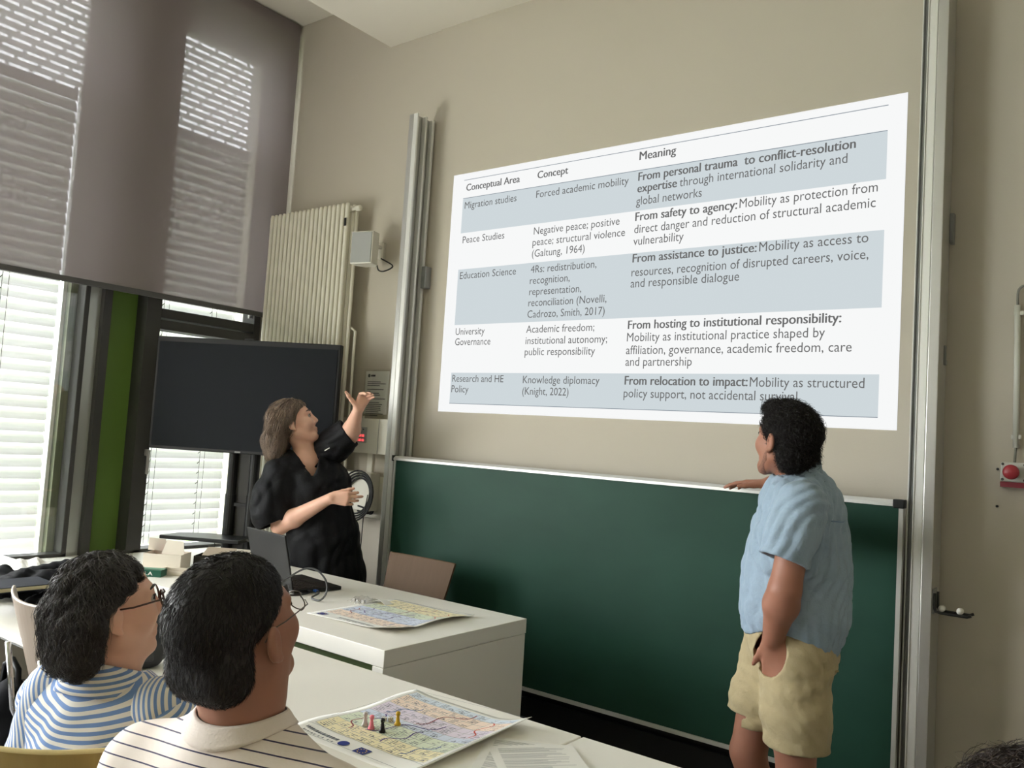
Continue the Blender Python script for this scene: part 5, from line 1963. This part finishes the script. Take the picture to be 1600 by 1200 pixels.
for q, sh in ((1, s2L), (-1, s2R)):
    el = sh - UP * .23 + LB2 * q * .03
    wr = el + FB2 * .15 - LB2 * q * .10 - UP * .04
    limb(sd, sh, el, wr, .045, .041, .041, .027)
    hand(sd, wr, FB2 * .4 - LB2 * q * .6 - UP * .3, -UP, FB2, (.2, .2, .22, .25), .9)
    hip = pel2 + LB2 * q * .10
    kn_ = hip + FB2 * .40
    an = kn_ - UP * (kn_[2] - .09) + FB2 * .02
    sd.chain([hip, kn_], [.088, .06], k=.04)
    sd.chain([kn_, an], [.055, .036], k=.02)
solid_obj('body', sd, .0045, SKIN_A, p2_)
face_details(hp2, 1.0, p2_, *f2, HAIR_D, LIP)
BLUE, WHT = lin(106, 138, 190), lin(230, 226, 218)
POLO = stripe_mat('blue_white_stripes', WHT, BLUE, tuple(unit(UP * .84 - FB2 * .54)), .0122, .5, .0, wob=.002)
POLO_S = stripe_mat('blue_white_sleeve', WHT, BLUE, tuple(unit(UP * .35 - LB2 * .9 + FB2 * .2)), .0118, .5, .0, wob=.003)
POLO_C = stripe_mat('blue_white_collar', WHT, BLUE, tuple(unit(UP - FB2 * .15)), .0118, .5, .3, wob=.002)
a2 = np.array([FB2, LB2, UP])
sd = Solid()
sd.ell(n2_ - UP * .20, (.130, .185, .18), a2, k=.07)
sd.ell(n2_ - UP * .38 + FB2 * .02, (.145, .185, .18), a2, k=.07)
sd.chain([s2L, n2_ - UP * .06, s2R], [.068, .084, .068], k=.06)
sd.post.append(folds(.0014, [(34, (1, 1, .8)), (48, (.7, .7, 1))], 41))
sd.post.append(shell_post(.0145))


def open_polo(g, f):
    q = g - n2_
    ff, ll, uu = q @ FB2, q @ LB2, q @ UP
    hole = np.maximum(np.sqrt((ff - .005) ** 2 + ll ** 2) - .076, -(uu + .06 + .3 * ff))
    return np.maximum(np.maximum(f, -hole), .60 - g[..., 2]).astype(np.float32)


sd.post.append(open_polo)
po, _ = solid_obj('shirt', sd, .005, POLO, p2_, label='blue and white striped shirt')
for q, sh in ((1, s2L), (-1, s2R)):
    el = sh - UP * .23 + LB2 * q * .03
    d_ = unit(el - sh)
    ss = Solid().chain([sh - d_ * .02 - LB2 * q * .02, sh + d_ * .24], [.072, .082], k=.03)
    ss.post.append(folds(.003, [(50, (1, 1, 1)), (36, (1, 1, 1))], 43 + q))
    ss.post.append(shell_post(.01))
    ss.post.append(half(sh + d_ * .20, d_))
    solid_obj('sleeve', ss, .005, POLO_S, p2_)


def fold_collar(u, v):
    a = .30 + (2 * math.pi - .6) * u
    back_ = (1 - math.cos(a)) * .5
    r = .074 + .030 * v ** .8 + .012 * v * (1 - back_)
    z = .022 + .016 * back_ - .062 * v ** 1.6 - .020 * math.cos(a)
    return n2_ + FB2 * r * math.cos(a) + LB2 * r * math.sin(a) * 1.05 + UP * (z - .012)


obj('collar', MB().grid(fold_collar, 48, 8, .004), POLO_C, po, smooth=True)
sd = Solid()
for q in (1, -1):
    hip = pel2 + LB2 * q * .10
    kn_ = hip + FB2 * .40
    an = kn_ - UP * (kn_[2] - .09) + FB2 * .02
    sd.chain([pel2 + LB2 * q * .05, hip, kn_], [.12, .105, .075], k=.05)
    sd.chain([kn_, an], [.07, .058], k=.03)
sd.post.append(half((0, 0, .66), UP))
solid_obj('trousers', sd, .008, mat('blue_denim', lin(40, 66, 96), .8), p2_)
# wavy hair, fuller at the nape
sd = Solid()
sd.ell(hp2(-.018, 0, .030), np.array([.094, .088, .098]), np.array(f2), k=.03)
for q in (-.9, -.45, 0, .45, .9):
    t0 = hp2(-.060 - .018 * (1 - abs(q)), q * .074, -.01)
    t1 = t0 - UP * .058 - F2 * .008 + f2[1] * q * .012
    sd.chain([t0, t1], [.050, .034], k=.035)
sd.post.append(face_cut(hp2, f2, 1.0, C2, [-.2, -.10, -.05, -.03, .012, .035, .065, .10, .14], [-.050, -.050, -.048, -.044, -.038, .006, .048, .068, .05], None))
sd.post.append(folds(.005, [(75, (1, 1, .5)), (110, (1, 1, .4)), (60, (1, 1, 1))], 19))
fld2 = sd.field(.0045)
h2, HV = solid_obj('hair', sd, .004, HAIR_D, p2_, fld=fld2)
crown = hp2(-.02, 0, .13)
HAIR_G = mat('greying_hair', lin(62, 58, 58), .42, spec=.5, noise=.6, nscale=40)
mb = strands(fld2, HV, 3600, 16, .0085, lambda P, g, t: np.cross(g, np.cross(P - crown, g)) * 6 - UP * .7, .0010, 5, .0005, .014, jit=.3, curl=.65, curlf=.75)
obj('hair_strands', mb, HAIR_G, h2, smooth=True)
TORT = mat('tortoiseshell', lin(74, 46, 36), .25, noise=.5, nscale=60)
glasses(hp2, 1.0, p2_, 'brown tortoiseshell eyeglasses', TORT, .0024, f2, wide=.022, tall=.020)

# ------------------------------------------------------------ crown of a further person at the lower right corner
C5 = W(1622, 1374, .88)
F5 = unit(AWAY * .9 - RT * .3)
f5 = frame(F5)
p5 = empty('person', 'person at the lower right corner, only curly dark brown hair in view', 'person', (C5[0], C5[1], 0))
sd = Solid()
hp5 = head(sd, C5, f5, 1.0)
n5 = hp5(-.03, 0, -.17)
sd.chain([hp5(-.02, 0, -.05), n5, n5 - UP * .06], [.055, .055, .08], k=.03)
L5 = f5[1]
sd.chain([n5 + L5 * .16 - UP * .08, n5 - UP * .07, n5 - L5 * .16 - UP * .08], [.055, .08, .055], k=.05)
sd.chain([n5 - UP * .08, n5 - UP * .3, np.array([n5[0], n5[1], .55])], [.11, .13, .13], k=.05)
for q in (1, -1):
    sh = n5 + L5 * q * .16 - UP * .08
    limb(sd, sh, sh - UP * .24 + L5 * q * .03, sh - UP * .40 + F5 * .14 - L5 * q * .06, .05, .042, .042, .028)
    hand(sd, sh - UP * .40 + F5 * .14 - L5 * q * .06, F5 - UP * .4, -UP, -L5 * q, (.15, .15, .15, .2), .95)
    hip = np.array([n5[0], n5[1], .55]) + L5 * q * .1
    sd.chain([hip, hip + F5 * .34], [.088, .06], k=.04)
    sd.chain([hip + F5 * .34, np.array([*(hip + F5 * .36)[:2], .09])], [.055, .036], k=.02)
solid_obj('body', sd, .006, SKIN_A, p5)
sd = Solid()
sd.ell(n5 - UP * .20, (.128, .18, .17), np.array(f5), k=.07)
sd.ell(n5 - UP * .36, (.14, .18, .18), np.array(f5), k=.07)
sd.chain([n5 + L5 * .16 - UP * .08, n5 - UP * .07, n5 - L5 * .16 - UP * .08], [.068, .085, .068], k=.06)
solid_obj('shirt', sd, .008, mat('grey_jersey', lin(110, 108, 108), .8), p5)
sd = Solid()
sd.ell(hp5(-.02, 0, .03), np.array([.115, .098, .10]), np.array(f5), k=.03)
sd.cone(hp5(-.07, -.04, -.04), hp5(-.07, .04, -.04), .055, .055, k=.03)
sd.post.append(face_cut(hp5, f5, 1.0, C5, [-.2, -.06, .03, .065, .10, .14], [-.03, -.02, .04, .07, .082, .06], -.12))
fld5 = sd.field(.006)
HAIR_R = mat('dark_brown_hair', lin(46, 34, 28), .5, spec=.4, noise=.4, nscale=40)
h5, HV = solid_obj('hair', sd, .006, HAIR_R, p5, fld=fld5)
mb = strands(fld5, HV, 2600, 12, .006, lambda P, g, t: np.tile(-UP * .5 - F5 * .3, (len(P), 1)), .0008, 6, .0, .016, jit=.6, curl=1.0, curlf=1.0)
obj('curls', mb, HAIR_R, h5, smooth=True)

# ============================================================ SOFT THINGS ON THE TABLES AND FLOOR
sd = Solid()
p = on_z(60, 925, TZ + .02)
rng = np.random.default_rng(3)
c_ = np.array([p[0], p[1], TZ])
sd.ell(c_ + [-.06, .03, .03], (.26, .15, .035), k=.05)
for k in range(11):
    a_ = rng.uniform(-.28, .24)
    b_ = rng.uniform(-.13, .15)
    an_ = rng.uniform(0, 3.14)
    q_ = np.array([math.cos(an_), math.sin(an_), 0]) * rng.uniform(.06, .13)
    sd.cone(c_ + [a_, b_, .035] - q_, c_ + [a_, b_, .05 + .02 * rng.random()] + q_, .022, .032, k=.035)
sd.post.append(folds(.003, [(60, (1, 1, .6)), (90, (1, 1, .6))], 5))
sd.post.append(half((0, 0, TZ + .001), -UP))
jk, _ = solid_obj('jacket', sd, .006, mat('black_cloth', lin(14, 15, 19), .85, spec=.15), None)
tag(jk, 'crumpled black jacket on the table by the window, under the notebook', 'jacket')
nbk = on_z(18, 918, TZ + .085)
nn = empty('notebook', 'dark blue hardback notebook with cream page edges on the black jacket', 'notebook', (nbk[0], nbk[1], TZ + .075))
na, nb2 = unit(RT * .62 + AWAY * .78), None
nb2 = np.cross(UP, na)
cN = np.array([nbk[0], nbk[1], TZ + .092])
obj('pages', MB().obox(cN, na, nb2, UP, .235, .16, .014), mat('cream_pages', lin(214, 204, 168), .8), nn)
obj('cover', MB().obox(cN + UP * .0085, na, nb2, UP, .245, .17, .003).obox(cN - UP * .0085, na, nb2, UP, .245, .17, .003), mat('navy_cover', lin(26, 31, 42), .75, spec=.2), nn)
p = on_z(20, 893, TZ)
tag(obj('plastic_wrap', MB().grid(lambda u, v: (p[0] - .18 + .34 * u, p[1] - .02 + .22 * v, TZ + .002 + .055 * math.sin(math.pi * u) ** .6 * math.sin(math.pi * v) ** .6 * (.7 + .3 * math.sin(17 * u + 5 * v) * math.sin(13 * v - 6 * u))), 30, 20),
         mat('crumpled_white_film', lin(222, 220, 214), .3, spec=.5, alpha=.75)), 'crumpled white plastic wrap behind the black jacket by the window', 'plastic wrap')

# small backpack standing on the tables between the two seated people
bp = on_z(218, 1048, TZ)
bk = empty('backpack', 'small dark grey backpack with a round turquoise badge between the seated people', 'backpack', (bp[0], bp[1], TZ))
u_ = unit(RT * .9 + AWAY * .45)
v_ = np.cross(UP, u_)
sd = Solid()
sd.ell(np.array([bp[0], bp[1], TZ + .10]) + v_ * .05, (.062, .052, .125), np.array([u_, v_, UP]), k=.03)
sd.cone(np.array([bp[0], bp[1], TZ + .05]) + v_ * .05 - u_ * .02, np.array([bp[0], bp[1], TZ + .05]) + v_ * .05 + u_ * .02, .055, .055, k=.03)
sd.post.append(half((0, 0, TZ + .001), -UP))
solid_obj('bag', sd, .005, mat('dark_grey_nylon', lin(48, 50, 54), .65), bk)
fc = np.array([bp[0], bp[1], TZ + .095]) - v_ * .004
obj('pocket', MB().obox(fc - UP * .02 + v_ * .004, u_, v_, UP, .072, .014, .10), mat('charcoal_nylon', lin(62, 64, 66), .6), bk, bevel=.006)
obj('badge', MB().lathe(fc + UP * .002 - v_ * .003, [(.019, 0), (.019, .003), (.0175, .004), (.001, .004)], 22, -v_), mat('grey_rubber', lin(130, 142, 146), .5), bk)
obj('badge_symbol', MB().tube([fc + UP * .002 - v_ * .0075 + u_ * .010 * math.cos(a_) + UP * .010 * math.sin(a_) for a_ in np.linspace(2.2, 7.2, 20)], .0022, 6).tube([fc + UP * .003 - v_ * .0075, fc + UP * .015 - v_ * .0075], .0022, 6), mat('turquoise', lin(60, 160, 182), .4), bk, smooth=True)
obj('zip_line', MB().tube([fc + UP * .036 - u_ * .036 - v_ * .004, fc + UP * .046 - v_ * .008, fc + UP * .042 + u_ * .034 - v_ * .004], .0022, 6), mat('turquoise_zip', lin(90, 140, 156), .5), bk, smooth=True)

# black bag behind the olive chair
q0_ = W(8, 1150, 2.9)
sd = Solid()
c_ = np.array([q0_[0], q0_[1], 0])
sd.ell(c_ + [0, 0, .28], (.14, .10, .28), k=.04)
sd.ell(c_ + [0.0, -.06, .20], (.10, .08, .15), k=.04)
sd.post.append(folds(.005, [(40, (1, 1, .6)), (60, (1, 1, 1))], 6))
sd.post.append(half((0, 0, .002), -UP))
bo = empty('bag', 'black bag standing on the floor left of the woman in stripes', 'bag', tuple(c_))
solid_obj('body', sd, .008, mat('black_cloth', lin(0, 0, 0)), bo)
obj('handle', MB().tube([c_ + [-.06, 0, .53], c_ + [-.05, 0, .60], c_ + [0, 0, .625], c_ + [.05, 0, .60], c_ + [.06, 0, .53]], .011, 8), BLACK, bo, smooth=True)
